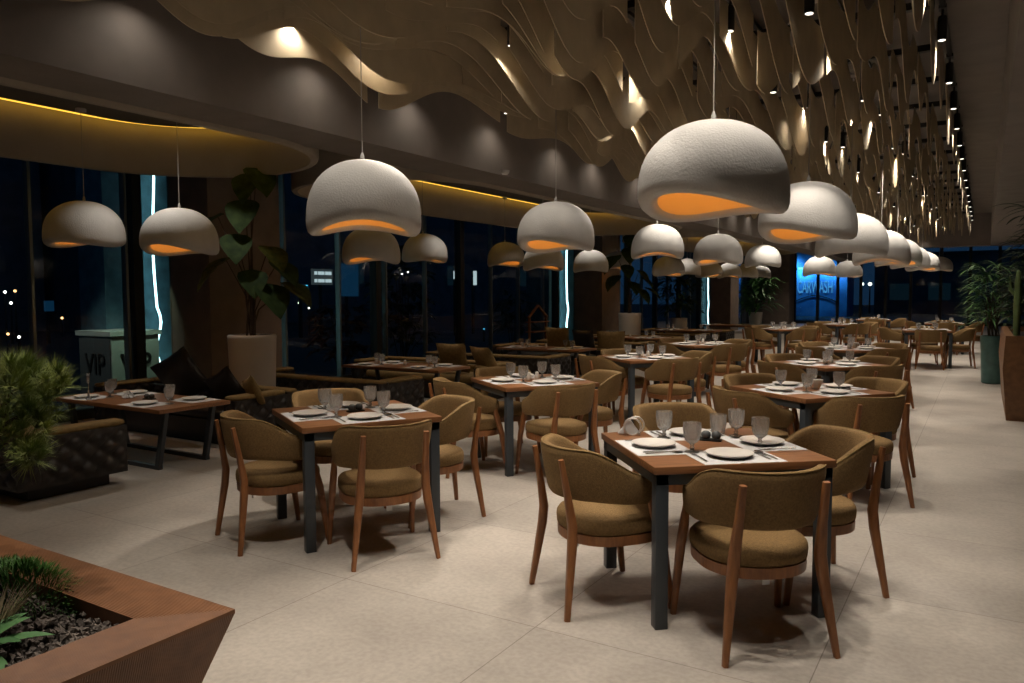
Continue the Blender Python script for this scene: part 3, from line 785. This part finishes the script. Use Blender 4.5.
def make_pillow(m):
    n = 14; V = []; Fq = []
    for s_ in (1, -1):
        o = len(V)
        for j in range(n + 1):
            for i in range(n + 1):
                a, b = -1 + 2 * i / n, -1 + 2 * j / n
                h = .5 * ((1 - a * a) * (1 - b * b)) ** .42
                pin = 1 - .10 * (a * a * (1 - b * b) + b * b * (1 - a * a)) * 0 - .07 * (1 - abs(a * b))
                V.append((a * .26 * pin, s_ * h * .17, b * .26 * pin + .26))
        for j in range(n):
            for i in range(n):
                k = o + j * (n + 1) + i; Fq.append((k, k + 1, k + n + 2, k + n + 1))
    return tag(MB().add(V, Fq).build('cushion', M[m], None, weld=True, angle=80), 'x', 'cushion')
pil_l = Once(make_pillow('leather')); pil_m = Once(make_pillow('mustard'))
BY = (4.3, 8.2, 12.2, 16.1, 20.0, 23.9)
BN = ('nearest low booth table', 'second low booth table', 'third low booth table', 'fourth low booth table', 'fifth low booth table', 'farthest low booth table')
XB = -6.76
for k, y in enumerate(BY):
    nm = BN[k]
    btable((XB, y, 0), 0, ('nearest low walnut booth table beside the VIP kiosk window' if k == 0 else '%s in the window row, walnut on dark frames' % nm), 'low booth tables')
    if k < 5:
        sofa_m((XB - .38, y - .66, 0), 0, ('dark tufted sofa with mustard top edge, half hidden by the pine' if k == 0 else 'dark tufted sofa with mustard top edge in front of the %s' % nm), 'booth sofas')
        s2 = sofa_d if k in (0, 2) else sofa_m
        s2((XB - .38 - (.0 if k else .35), y + .68, 0), PI, 'dark tufted booth sofa behind the %s' % nm, 'booth sofas')
    seats = [(-.52, -1), (.40, -1), (-.40, 1), (.52, 1)]
    for q, (dx, s_) in enumerate(seats):
        where = '%s %s seat of the %s' % ('near' if s_ < 0 else 'far', 'window-side' if dx < 0 else 'aisle-side', nm)
        yaw = 0 if s_ < 0 else PI
        placemat((XB + dx, y + s_ * .20, .5555), yaw, 'white paper placemat at the ' + where, 'paper placemats')
        plate((XB + dx - s_ * -.0, y + s_ * .21, .5575), 0, 'white dinner plate at the ' + where, 'white dinner plates')
        if k < 5:
            goblet((XB + dx + (-.17 if s_ > 0 else .17), y + s_ * .08, .5575), q, 'cut-crystal goblet at the ' + where, 'cut-crystal glasses')
    if k == 0:
        p = Vector((XB + .12, y + .02, .5555))
        tray(p, .3, 'black condiment tray on the ' + nm, 'condiment trays')
        for s_ in (-1, 1): shaker(p + Vector((s_ * .026, s_ * .008, .0105)), 0, 'grey round shaker, %s one on the tray of the %s' % ('left' if s_ < 0 else 'right', nm), 'grey shakers')
        foldnap((XB - .15, y - .02, .5555), 0, 'crumpled white napkin in the middle of the ' + nm, None, 1.2)
    elif k < 5:
        shakerw((XB, y, .5555), 0, 'white shaker in the middle of the ' + nm, 'white shakers')
        if k in (1, 2): cup((XB - .5, y + .02, .5555), 0, 'small white bowl on the ' + nm, 'white bowls')
def place_pillow(f, loc, rx, rz, s_, lab, roll=0):
    o = f(loc, rz, lab, None, s_)
    m = Matrix.Rotation(rz, 4, 'Z') @ Matrix.Rotation(rx, 4, 'X') @ Matrix.Translation((0, 0, .26 * s_)) @ Matrix.Rotation(roll, 4, 'Y') @ Matrix.Translation((0, 0, -.26 * s_))
    o.rotation_euler = m.to_euler(); o.location = Vector(loc) + m.to_translation()
place_pillow(pil_l, (-7.32, 5.2, .40), -.3, PI + .35, 1.02, 'big dark leather cushion tilted on the sofa by the teal-lit column', .5)
place_pillow(pil_m, (-6.35, 5.35, .38), -.35, PI - .3, .62, 'mustard cushion on the dark sofa in front of the white pot', .3)
place_pillow(pil_l, (-6.75, 5.3, .38), -.3, PI + .3, .72, 'small dark leather cushion on the sofa in front of the white pot', .5)
place_pillow(pil_m, (-6.62, 9.18, .38), -.35, PI + .2, .9, 'mustard cushion, left of two on the sofa behind the second booth table')
place_pillow(pil_m, (-5.95, 9.14, .38), -.5, PI - .35, .9, 'mustard cushion, right of two on the sofa behind the second booth table')
place_pillow(pil_m, (-7.0, 13.16, .38), -.2, PI, 1, 'mustard cushion on the sofa behind the third booth table below the wooden rack')
place_pillow(pil_m, (-5.9, 13.14, .38), -.45, PI + .4, 1, 'mustard cushion tilted at the aisle end of the sofa behind the third booth table')
place_pillow(pil_l, (-6.4, 13.14, .38), -.3, PI - .2, .95, 'dark leather cushion between two mustard ones on the sofa behind the third booth table')

root = empty('bud_vase', (-7.12, 4.02, .5555), 0, 'slim glass bud vase with a pale dried sprig on the nearest low booth table', 'vase')
MB().lathe([(.002, 0), (.024, 0), (.026, .012), (.010, .03), (.008, .08), (.010, .085)], 14, cap1=False).build('glass_body', M['crystal'], root)
MB().tube([(0, 0, .01), (.004, 0, .12), (.0, .003, .20)], .0022, 5).build('stem', M['dry'], root)
sp_ = MB()
for q in range(26):
    a = q * 2.4; z = .15 + .0035 * q
    sp_.tube([(0, 0, z), (.016 * cos(a), .016 * sin(a), z + .012)], [.0035, .001], 5)
sp_.build('sprig', M['paper'], root)

# ------------------------------------------------------------------ plants
def frond(mb, base, d, L, w, droop, segs=6, fold=.25, tip=.06):
    """a tapering leaf blade from base along d, drooping"""
    base = Vector(base); d = Vector(d).normalized(); side = d.cross(Vector((0, 0, 1)))
    if side.length < .05: side = Vector((1, 0, 0))
    side.normalize(); V = []; Fq = []
    p = base.copy(); dd = d.copy()
    for i in range(segs + 1):
        t = i / segs; ww = w * (sin(PI * min(1, t * .92 + .08)) ** .7) + w * tip * (1 - t)
        upv = side.cross(dd)
        V += [tuple(p - side * ww + upv * ww * fold), tuple(p), tuple(p + side * ww + upv * ww * fold)]
        p = p + dd * (L / segs); dd = (dd + Vector((0, 0, -droop / segs))).normalized()
    for i in range(segs):
        k = i * 3; Fq += [(k, k + 1, k + 4, k + 3), (k + 1, k + 2, k + 5, k + 4)]
    mb.add(V, Fq)
def potmesh(r0_, r1_, h, sq=0.0, seg=40):
    fn = None
    return MB().lathe([(r0_ * .9, 0), (r0_, .015), (r1_ * .99, h - .05), (r1_, h - .02), (r1_ * .97, h), (r1_ * .86, h), (r1_ * .85, h - .07)], seg, cap1=False)
def broadleaf(mb, base, d, L, w, droop, rg):
    d = Vector(d).normalized(); side = d.cross(Vector((0, 0, 1))).normalized(); n = 9; V = []; Fq = []
    p = Vector(base); dd = d.copy(); prof = (.0, .62, .92, 1., .95, .84, .68, .48, .25, .0)
    for i in range(n + 1):
        upv = side.cross(dd); ww = w * prof[i]
        for q, l_ in ((-1, .10), (-.5, -.02), (0, 0), (.5, -.02), (1, .10)):
            V.append(tuple(p + side * ww * q + upv * (abs(q) * ww * .22 + rg.uniform(-.01, .01))))
        p = p + dd * (L / n); dd = (dd + Vector((0, 0, -droop / n))).normalized()
    for i in range(n):
        for q in range(4):
            k = i * 5 + q; Fq.append((k, k + 1, k + 6, k + 5))
    mb.add(V, Fq)
# broad-leaved plant in a white pot
def fiddle(loc, lab, seed):
    rg = random.Random(seed)
    root = empty('potted_plant', loc, 0, lab, 'potted plant')
    potmesh(.25, .285, 1.05).build('pot', M['potw'], root)
    MB().lathe([(.24, .985), (.24, .99)], 24).build('soil', M['soil'], root)
    st = MB(); dk = MB(); yl = MB()
    cv = -r0    # towards the photo's left
    specs = [(.0, 2.95, -.05, .42, 'd'), (.10, 3.0, .30, .44, 'd'), (-.33, 2.45, -.45, .62, 'd'), (-.05, 2.62, .0, .45, 'd'), (-.30, 1.95, -.42, .52, 'y'), (.22, 2.08, .45, .42, 'y'), (.20, 1.62, .35, .5, 'd'),
             (.32, 1.9, .6, .44, 'd'), (.42, 1.65, .75, .46, 'd'), (.05, 1.78, .15, .38, 'd'), (-.12, 2.2, .1, .4, 'd')]
    for lx, z, lean, L_, kind in specs:
        bx = rg.uniform(-.06, .06); b = r0 * bx + fw0 * rg.uniform(-.05, .05) + Vector((0, 0, .98))
        tip = r0 * lx + fw0 * rg.uniform(-.12, .12) + Vector((0, 0, z))
        mid = b.lerp(tip, .55) - r0 * (lx * .35)
        st.tube([b, mid, tip], [.013, .009, .005], 6)
        d = r0 * (lean * 1.2) - fw0 * .38 + Vector((0, 0, -.42))
        broadleaf(yl if kind == 'y' else dk, tip - d.normalized() * .08, d, L_ * 1.15, L_ * .46, .7, rg)
    st.build('stem', M['bark'], root); dk.build('foliage', M['leafd'], root); tag(yl.build('foliage', M['leafy'], root), 'yellowing leaves')
    return root
fiddle((-7.55, 6.28, 0), 'tall broad-leaved plant in a white pot beside the nearest interior column', 5)
fiddle((-7.55, 17.95, 0), 'broad-leaved plant in a white pot beside the second interior column', 9)
# bushy plants on the window side
def bushy(name, loc, r, h0, h1, n, m, lab, seed, L_=.3, w=.02, pot=None, cat='potted plant', drp=1.1):
    rg = random.Random(seed); root = empty(name, loc, 0, lab, cat)
    if pot:
        potmesh(pot[0], pot[1], pot[2]).build('pot', M[pot[3]], root)
        MB().lathe([(pot[1] * .84, pot[2] - .06), (pot[1] * .84, pot[2] - .055)], 20).build('soil', M['soil'], root)
    st = MB(); lf = MB()
    for i in range(n):
        a = rg.uniform(0, 2 * PI); q = math.sqrt(rg.random()) * r; z = rg.uniform(h0, h1)
        b = Vector((q * cos(a) * .8, q * sin(a) * .8, z))
        st_b = Vector((rg.uniform(-.08, .08), rg.uniform(-.08, .08), (pot[2] - .05) if pot else 0))
        if i % 6 == 0: st.tube([st_b, st_b.lerp(b, .5) + Vector((0, 0, .1)), b], [.012, .009, .004], 5)
        for e in range(5):
            aa = a + rg.uniform(-1.5, 1.5)
            frond(lf, b, (cos(aa), sin(aa), rg.uniform(-.1, .9)), L_ * rg.uniform(.7, 1.2), w, drp)
    st.build('stem', M['bark'], root); lf.build('foliage', M[m], root)
    return root
bushy('potted_palm', (.16, 15.2, 0), .36, 1.0, 1.95, 85, 'leafb', 'bushy green palm in a tall teal pot at the right', 3, .42, .014, (.17, .20, .8, 'pott'))
bushy('potted_plant', (-8.6, 34.6, 0), .75, .8, 2.1, 70, 'leafb', 'bright green leafy plant between the far columns', 4, .75, .05, (.25, .3, .7, 'potw'))
bushy('potted_plant', (-8.9, 25.4, 0), .6, .9, 2.2, 45, 'leafd', 'dim leafy plant at the windows right of the second column', 6, .6, .04, (.25, .3, .7, 'potw'))
bushy('shrub', (-10.4, 12.6, 0), .75, .4, 2.5, 90, 'fol', 'tall dark shrub outside the window left of the wooden rack', 8, .35, .05, cat='shrub')
bushy('shrub', (-10.3, 10.6, 0), .6, .3, 1.3, 60, 'redleaf', 'low reddish shrub outside the window', 11, .3, .04, cat='shrub')
bushy('shrub', (-10.3, 16.9, 0), .5, .5, 1.7, 45, 'fol', 'dark spiky shrub outside the glass left of the second column', 12, .5, .03, cat='shrub')
# right-hand planter with cactus and dark shrub
root = empty('planter_box', (.81, 12.3, 0), 0, 'tall wooden planter box at the right edge', 'planter')
def taper(x0, x1, y0, y1, z0, z1, ins):
    return MB().add([(x0 + ins, y0 + ins, z0), (x1 - ins, y0 + ins, z0), (x1 - ins, y1 - ins, z0), (x0 + ins, y1 - ins, z0), (x0, y0, z1), (x1, y0, z1), (x1, y1, z1), (x0, y1, z1)],
                    [(0, 1, 5, 4), (1, 2, 6, 5), (2, 3, 7, 6), (3, 0, 4, 7), (0, 3, 2, 1)])
b = taper(-.60, .60, -1.54, 1.54, 0.0, .62, .05)
b.add([(-.60, -1.54, .62), (.60, -1.54, .62), (.60, 1.54, .62), (-.60, 1.54, .62), (-.58, -1.52, 1.01), (.58, -1.52, 1.01), (.58, 1.52, 1.01), (-.58, 1.52, 1.01), (-.50, -1.44, 1.01), (.50, -1.44, 1.01), (.50, 1.44, 1.01), (-.50, 1.44, 1.01), (-.50, -1.44, .93), (.50, -1.44, .93), (.50, 1.44, .93), (-.50, 1.44, .93)],
      [(0, 1, 5, 4), (1, 2, 6, 5), (2, 3, 7, 6), (3, 0, 4, 7)] + [(4 + i, 4 + (i + 1) % 4, 8 + (i + 1) % 4, 8 + i) for i in range(4)] + [(8 + i, 8 + (i + 1) % 4, 12 + (i + 1) % 4, 12 + i) for i in range(4)])
b.build('box', M['planter2'], root, smooth=False)
MB().box(-.5, .5, -1.44, 1.44, .90, .94).build('soil', M['soil'], root, smooth=False)
cx_ = MB()
cx_.lathe([(.02, -.02), (.035, .1), (.04, .4), (.036, .7), (.022, .82), (.004, .85)], 16, fn=lambda a, z: 1 + .12 * abs(sin(4 * a)))
cx_.tube([(.03, 0, .45), (.10, .0, .50), (.12, 0, .62), (.12, 0, .72)], [.02, .024, .024, .008], 10).tube([(-.03, 0, .55), (-.08, 0, .62), (-.085, 0, .78)], [.018, .02, .006], 10)
o = cx_.build('cactus', M['cactus'], angle=70); o.location = (.345, 11.1, .94); tag(o, 'slim upright cactus in the wooden planter box at the right edge', 'cactus')
o = bushy('shrub', (.72, 12.4, .94), .38, .25, 1.75, 90, 'fol', 'dense dark shrub in the wooden planter box at the right edge', 21, .42, .035, cat='shrub')

# foreground planter with pine, grass, agave, gravel
root = empty('planter_box', (-3.55, .9, 0), 0, 'low ribbed wooden planter box in the left foreground', 'planter')
x0, x1, y0, y1, zt = -1.5, 1.455, -1.0, .745, .48
wr, ins = .22, .16
s_ = MB()
A = [(x0, y0), (x1, y0), (x1, y1), (x0, y1)]
B = [(x0 + ins, y0 + ins), (x1 - ins, y0 + ins), (x1 - ins, y1 - ins), (x0 + ins, y1 - ins)]
I = [(x0 + wr, y0 + wr), (x1 - wr, y0 + wr), (x1 - wr, y1 - wr), (x0 + wr, y1 - wr)]
for i in range(4):
    j = (i + 1) % 4
    MB().add([(*B[i], 0), (*B[j], 0), (*A[j], zt - .012), (*A[i], zt - .012)], [(0, 1, 2, 3)]).build('side_panel', M['planter_y' if i % 2 else 'planter'], root, smooth=False)
def rimpiece(i, m):
    j = (i + 1) % 4
    MB().add([(*A[i], zt - .012), (*A[j], zt - .012), (*A[j], zt), (*A[i], zt), (*I[i], zt), (*I[j], zt), (*I[i], zt - .12), (*I[j], zt - .12)],
             [(0, 1, 2, 3), (3, 2, 5, 4), (4, 5, 7, 6)]).build('rim_board', M[m], root, smooth=False)
for i in range(4): rimpiece(i, 'planter' if i % 2 else 'planter_y')
MB().box(x0 + wr - .01, x1 - wr + .01, y0 + wr - .01, y1 - wr + .01, zt - .16, zt - .065).build('soil', M['soil'], root, smooth=False)
rg = random.Random(5); g = MB()
for i in range(3600):
    x = -2.105 - wr - .005 - rg.random() ** 1.3 * 1.3; y = 1.42 - rg.random() * .75
    r = rg.uniform(.007, .0165); z = zt - .058 + rg.uniform(0, .022)
    a = rg.random() * 6
    T = Matrix.Translation((x, y, z)) @ Matrix.Rotation(a, 4, Vector((rg.random() - .5, rg.random() - .5, rg.random())).normalized())
    q = [rg.uniform(.65, 1.15) * r for _ in range(6)]
    v = [(q[0], 0, 0), (-q[1], 0, 0), (0, q[2], 0), (0, -q[3], 0), (0, 0, q[4]), (0, 0, -q[5])]
    g.add([tuple(T @ Vector(p)) for p in v], [(0, 2, 4), (2, 1, 4), (1, 3, 4), (3, 0, 4), (2, 0, 5), (1, 2, 5), (3, 1, 5), (0, 3, 5)])
tag(g.build('gravel', M['stone'], smooth=False), 'dark lava gravel filling the foreground planter box', 'gravel', kind='stuff')
rg = random.Random(8); g = MB()
for i in range(1500):
    a = rg.uniform(0, 2 * PI); q = math.sqrt(rg.random())
    b = Vector((q * .36 * cos(a), q * .17 * sin(a), .0 + .09 * (1 - q * q)))
    frond(g, b, (cos(a) * q + rg.uniform(-.4, .4), sin(a) * q + rg.uniform(-.4, .4), .9), rg.uniform(.03, .065), .0028, 1.0, 3)
o = g.build('grass_mound', M['grass']); o.location = (-3.0, 1.40, zt - .06); tag(o, 'mound of fine green grass spilling over the foreground planter rim', 'grass mound')
rg = random.Random(9); g = MB()
for i in range(15):
    a = i * 2.4; e = .35 + .05 * i
    frond(g, (0, 0, 0), (cos(a), sin(a), e), .26 - .006 * i, .026, .7, 8, .3, .3)
o = g.build('agave', M['agave']); o.location = (-2.60, 1.07, zt - .06); tag(o, 'green rosette of strap leaves in the foreground planter gravel', 'agave')
g = MB()
for i in range(150):
    a = rg.uniform(0, 2 * PI); frond(g, (.02 * cos(a), .02 * sin(a), 0), (cos(a) * .6, sin(a) * .6, 1), rg.uniform(.12, .2), .0015, .7, 4)
o = g.build('dry_grass', M['dry']); o.location = (-2.71, 1.19, zt - .06); tag(o, 'tuft of pale dry grass behind the green rosette in the foreground planter', 'grass tuft')
# pine
def cpt(px, py, d):
    v = fw * F + RR * (px - 512) + UU * (341.5 - py); return Vector((0, 0, H)) + v * (d / F)
root = empty('pine_tree', (-3.45, 1.0, zt - .11), 0, 'bushy bonsai pine at the left edge, in front of the tufted sofa', 'pine tree')
inv = Vector((-3.45, 1.0, zt - .11))
tr = MB(); nd = MB(); rg = random.Random(12)
trunk = [Vector((0, 0, 0)), Vector((.05, .05, .25)), Vector((.0, .12, .5)), Vector((.1, .2, .72))]
tr.tube(trunk, [.05, .045, .035, .022], 8)
blobs = [(24, 384, 2.85, 24, 20), (52, 384, 2.8, 14, 16), (10, 400, 2.7, 22, 24), (40, 405, 2.75, 26, 18), (20, 425, 2.7, 28, 18), (2, 375, 2.9, 18, 18), (12, 440, 2.65, 22, 14), (30, 455, 2.6, 12, 8), (18, 370, 2.85, 14, 8), (-25, 400, 2.8, 30, 30)]
for bx, by, bd, rx, ry in blobs:
    cpos = cpt(bx, by, bd) - inv
    tr.tube([trunk[2], trunk[2].lerp(cpos, .6) + Vector((0, 0, -.04)), cpos], [.02, .012, .006], 6)
    for t_ in range(30):
        a = rg.uniform(0, 2 * PI); q = math.sqrt(rg.random())
        p = cpt(bx + rx * q * cos(a), by + ry * q * sin(a), bd + rg.uniform(-.12, .12)) - inv
        d = (p - cpos); d = (d.normalized() if d.length > .01 else Vector((0, 0, 1))) + Vector((0, 0, .5)); d.normalize()
        for e in range(34):
            v = (d + Vector((rg.uniform(-1, 1), rg.uniform(-1, 1), rg.uniform(-1, 1))) * .75).normalized()
            L_ = rg.uniform(.045, .09); s2 = v.cross(Vector((rg.random(), rg.random(), 1))).normalized() * .0019
            nd.add([tuple(p - s2), tuple(p + s2), tuple(p + v * L_)], [(0, 1, 2)])
tr.build('trunk', M['bark'], root); nd.build('needles', M['pine'], root, smooth=False)

# wooden house-shaped rack by the window
root = empty('house_rack', (-8.95, 15.75, 0), rad(0), 'wooden house-shaped rack by the window behind the third booth', 'rack')
def bar2(mb, a, b, w=.05): mb.bar([a, b], [(w, w)] * 2, (1, 0, 0))
for s_ in (-1, 1):
    MB().bar([(0, s_ * .40, 0), (0, s_ * .40, 1.02)], [(.05, .05)] * 2, (1, 0, 0)).build('post', M['birch'], root, smooth=False)
    MB().bar([(0, s_ * .44, .99), (0, 0, 1.26)], [(.06, .05)] * 2, (1, 0, 0)).build('roof_bar', M['birch'], root, smooth=False)
for z in (.30, .65, .88): MB().box(-.12, .12, -.38, .38, z - .012, z + .012).build('shelf', M['birch'], root, smooth=False)

# ------------------------------------------------------------------ outside, at night
struct(MB().box(-60, XW - .1, -30, 110, -.14, -.02).box(XW - .1, 40, YF + .2, 110, -.14, -.02), 'ground', M['ground'])
for k, (px, x) in enumerate(((157, -11.4), (567, -9.8), (708, -9.8), (758, -9.8))):
    yl = -x / math.tan(YAW - math.atan((px - 512) / F)); xc = x - .16
    struct(MB().box(xc - .7, xc, yl - (.75 if k < 3 else .05), yl + 1.2, 0, 4.2), 'column.%03d' % (k + 4), M['clad'])
    pts = []; z = .02
    while z < 3.75:
        pts.append((x, yl + .03 * sin(z * 2.1) + (.05 * sin(z * 7) if z < 1.3 else 0), z)); z += .12
    o = MB().tube(pts, .018 if k == 0 else .024, 8).build('led_tube', M['led'])
    tag(o, 'glowing white vertical light tube outside the %s' % ('glass left of the nearest column', 'glass left of the second column', 'glass left of the third column', 'far left corner by the plant')[k], 'light tube')
# VIP kiosk
root = empty('kiosk', (-10.3, 6.16, 0), 0, 'small pale kiosk with dark VIP letters outside the left window', 'kiosk')
MB().box(-.80, 0, 0, .72, -.02, .96).build('body', M['kiosk'], root, smooth=False)
MB().box(-.84, .03, -.03, .75, .96, 1.03).build('roof', M['kiosk'], root, smooth=False)
MB().box(-.78, -.02, -.012, -.001, .03, .93).build('front_panel', M['kioskd'], root, smooth=False)
spotlight((-9.72, 6.5, 2.0), 75, 1.9, (0, rad(22)), color=(.8, 1., .75))  # added lamp without a fixture, lights the kiosk's window side
spotlight((-10.7, 4.7, 2.4), 70, 1.3, (rad(42), 0), color=(1., .95, .85))  # added lamp without a fixture, lights the kiosk's lettered front
def text(body, name, m, size, parent=None, loc=(0, 0, 0), rot=(PI / 2, 0, 0), ext=.01, sx=1.):
    cu = bpy.data.curves.new(name, 'FONT'); cu.body = body; cu.size = size; cu.extrude = ext; cu.align_x = 'CENTER'; cu.align_y = 'CENTER'
    t = bpy.data.objects.new('t', cu); COL.objects.link(t); bpy.context.view_layer.update()
    me = bpy.data.meshes.new_from_object(t.evaluated_get(bpy.context.evaluated_depsgraph_get())); bpy.data.objects.remove(t)
    me.materials.clear(); me.materials.append(m); me.name = name
    o = bpy.data.objects.new(name, me); COL.objects.link(o); o.location = loc; o.rotation_euler = rot; o.scale = (sx, 1, 1)
    if parent: o.parent = parent
    return o
text('VIP', 'lettering', M['letter'], .42, root, (-.38, -.02, .55), sx=.85)
text('VIP', 'lettering', M['letter'], .42, root, (.008, .36, .55), (PI / 2, 0, PI / 2), sx=.8)  # side letters stand in for a faint reflection, built as solid lettering
# car wash building
root = empty('car_wash', (-11.2, 54, 0), 0, 'blue-lit car wash building outside the far windows', 'building')
f_ = MB(); f_.box(-7, 3.6, 0, 3, 0, 4.6); f_.build('facade', M['blueface'], root, smooth=False)
MB().box(-7.2, 3.8, -.6, 3.2, 4.6, 4.9).build('roof', M['house'], root, smooth=False)
text('CARWASH', 'lettering', M['bletter'], 1.15, root, (1.62, -.05, 1.9), sx=.40)
ar = MB(); ar.bar([(.3 + 2.7 * t / 12, -.05, .95 + .42 * sin(PI * t / 12)) for t in range(13)], [(.03, .07)] * 13, (0, 1, 0)); ar.build('arch', M['letter'], root)
for lx, lz in ((-4.5, 3.5), (-2.4, 3.5), (.2, 3.6), (1.0, 3.1), (2.3, 3.35), (3.0, 3.0)):
    MB().box(lx - .3, lx + .3, -.72, -.62, lz, lz + .12).build('flood_lamp', M['blueflood'], root, smooth=False)
for lx, lz, e in ((-4.5, 3.4, 40), (-2.4, 3.4, 40), (.2, 3.5, 40), (1.0, 3.0, 50), (2.3, 3.25, 50), (3.0, 2.9, 26)):
    l = bpy.data.lights.new('blue', 'AREA'); l.shape = 'RECTANGLE'; l.size = .7; l.size_y = .2; l.energy = e; l.color = (.14, .55, 1.)
    o = bpy.data.objects.new('blue_flood_light', l); COL.objects.link(o); o.location = (-11.2 + lx, 53.45, lz); o.rotation_euler = (rad(50), 0, 0)
# dim houses beyond; the two at left made tall to block the blue sky
for k, (x, y, w_, d_, h_, rz, lab) in enumerate(((-1.5, 66, 11, 6, 4.2, 0, 'low dim building beyond the far right windows'), (-40, -2, 10, 40, 19, 0, 'dark building across the street at the left, made tall to block the sky'), (-38, 40.5, 10, 44, 19, 0, 'dark building with dim windows across the street, made tall to block the sky'),)):
    root = empty('building', (x, y, 0), rz, lab, 'building')
    MB().box(-w_ / 2, w_ / 2, -d_ / 2, d_ / 2, 0, h_).build('wall', M['house'], root, smooth=False)
    MB().box(-w_ / 2 - .3, w_ / 2 + .3, -d_ / 2 - .3, d_ / 2 + .3, h_, h_ + .25).build('roof', M['ground'], root, smooth=False)
    for q in range(4):
        a = (q - 1.5) * (w_ if k == 0 else d_) / 4.4
        if k == 0: MB().box(a - .7, a + .7, -d_ / 2 - .04, -d_ / 2 + .01, 1.0, 2.2).build('window', M['winlit'], root, smooth=False)
        else: MB().box(w_ / 2 - .01, w_ / 2 + .04, a - .6, a + .6, 2.2, 3.6).build('window', M['winlit'], root, smooth=False)
def wpt(px, py, X):
    v = fw * F + RR * (px - 512) + UU * (341.5 - py); return Vector((0, 0, H)) + v * (X / v.x)
def standing(name, px, py, X, w_, h_, m, lab, cat, part='panel', rows=None):
    p = wpt(px, py, X)
    root = empty(name, (p.x, p.y, 0), 0, lab, cat)
    MB().box(-.05, .05, -w_ / 2, w_ / 2, p.z - h_ / 2, p.z + h_ / 2).build(part, M[m], root, smooth=False)
    MB().box(-.14, -.06, -.05, .05, -.02, p.z).build('post', M['mull'], root, smooth=False)
    return root, p
standing('street_sign', 49, 306, -26, .27, .34, 'bluepanel', 'small blue lit sign far outside the left window', 'sign')
standing('street_sign', 348, 280, -20, 1.0, 1.2, 'bluepanel', 'dim blue lit panel outside the window behind the dim pendant', 'sign')
r_, p = standing('street_sign', 322, 277, -21, 1.0, .58, 'signgrey', 'grey sign with two rows of white lit text outside the window behind the plant', 'sign')
for zz_ in (.14, -.14):
    for q in range(5):
        MB().box(.05, .07, -.43 + q * .18, -.30 + q * .18 + .03 * (q % 2), p.z + zz_ - .06, p.z + zz_ + .06).build('text_mark', M['signw'], r_, smooth=False)
r_, p = standing('street_sign', 302, 288.5, -21, .55, .30, 'bluepanel', 'small bright blue number sign outside the window beside the plant', 'sign')
text('215', 'lettering', M['bluetext'], .32, r_, (.07, 0, p.z), (PI / 2, 0, PI / 2), sx=1.)
standing('street_sign', 457, 275, -17, .32, .30, 'signw', 'small white lit sign above the dark shrub, left of two', 'sign')
standing('street_sign', 475, 278, -17, .10, .55, 'signw', 'narrow white lit sign above the dark shrub, right of two', 'sign')
for k, (px, py, X, m, lab) in enumerate(((5, 292, -28, 'whitedot', 'street lamp glowing white at the left edge outside, left of a pair'), (15, 291, -28, 'warmdot', 'street lamp glowing orange at the left edge outside, right of a pair'), (11, 303, -27, 'whitedot', 'low street lamp glowing white at the left edge outside'),
        (31, 330, -20, 'whitedot', 'low white garden lamp outside beside the pine'), (299, 303, -22, 'whitedot', 'white street lamp outside beside the broad-leaved plant, left of two'), (309, 308, -22, 'whitedot', 'white street lamp outside beside the broad-leaved plant, right of two'),
        (402, 274, -24, 'whitedot', 'tiny distant street lamp below the pale pendant, left of two'), (408, 272, -24, 'whitedot', 'tiny distant street lamp below the pale pendant, right of two'), (484, 329, -14, 'bluetext', 'small bluish garden lamp outside left of the wooden rack'),
        (8, 334, -18, 'warmdot', 'low orange garden lamp outside at the left edge above the pine'), (19, 337, -17, 'whitedot', 'low white garden lamp outside at the left edge above the pine'), (62, 318, -30, 'warmdot', 'tiny orange street lamp far outside between the pine and the kiosk'), (392, 330, -19, 'warmdot', 'tiny orange garden lamp outside behind the second low booth table'), (520, 300, -26, 'whitedot', 'tiny white street lamp outside above the wooden rack'))):
    p = wpt(px, py, X); s_ = abs(X) * .0016
    root = empty('street_lamp', (p.x, p.y, 0), 0, lab, 'street lamp')
    MB().lathe([(s_ * .3, p.z - s_), (s_, p.z - s_ * .4), (s_, p.z + s_ * .4), (s_ * .3, p.z + s_)], 10).build('lamp_head', M[m], root)
    MB().lathe([(.04, -.02), (.025, p.z - s_)], 8).build('post', M['mull'], root)

for px, py, lab in ((841, 286, 'distant white street lamp right of the blue car wash, left of three'), (862, 284, 'distant white street lamp right of the blue car wash, middle of three'), (870, 284, 'distant white street lamp right of the blue car wash, right of three')):
    v = fw * F + RR * (px - 512) + UU * (341.5 - py); p = Vector((0, 0, H)) + v * (64 / v.y)
    root = empty('street_lamp', (p.x, p.y, 0), 0, lab, 'street lamp')
    MB().lathe([(.04, p.z - .12), (.13, p.z - .05), (.13, p.z + .05), (.04, p.z + .12)], 10).build('lamp_head', M['whitedot'], root)
    MB().lathe([(.07, -.02), (.04, p.z - .12)], 8).build('post', M['mull'], root)

# ------------------------------------------------------------------ world and view
wd = bpy.data.worlds.new('night'); sc.world = wd; wd.use_nodes = True
bg = wd.node_tree.nodes['Background']; bg.inputs[0].default_value = (.12, .38, .9, 1); bg.inputs[1].default_value = .06
sc.view_settings.view_transform = 'Standard'; sc.view_settings.look = 'None'; sc.view_settings.gamma = 1; sc.view_settings.exposure = 0
sc.view_settings.use_curve_mapping = False
cy = sc.cycles
cy.use_denoising = True
try: cy.denoiser = 'OPENIMAGEDENOISE'
except Exception: pass
cy.max_bounces = 12; cy.diffuse_bounces = 3; cy.glossy_bounces = 3; cy.transmission_bounces = 10; cy.transparent_max_bounces = 24
cy.caustics_reflective = False; cy.caustics_refractive = False; cy.sample_clamp_indirect = 4; cy.use_light_tree = True
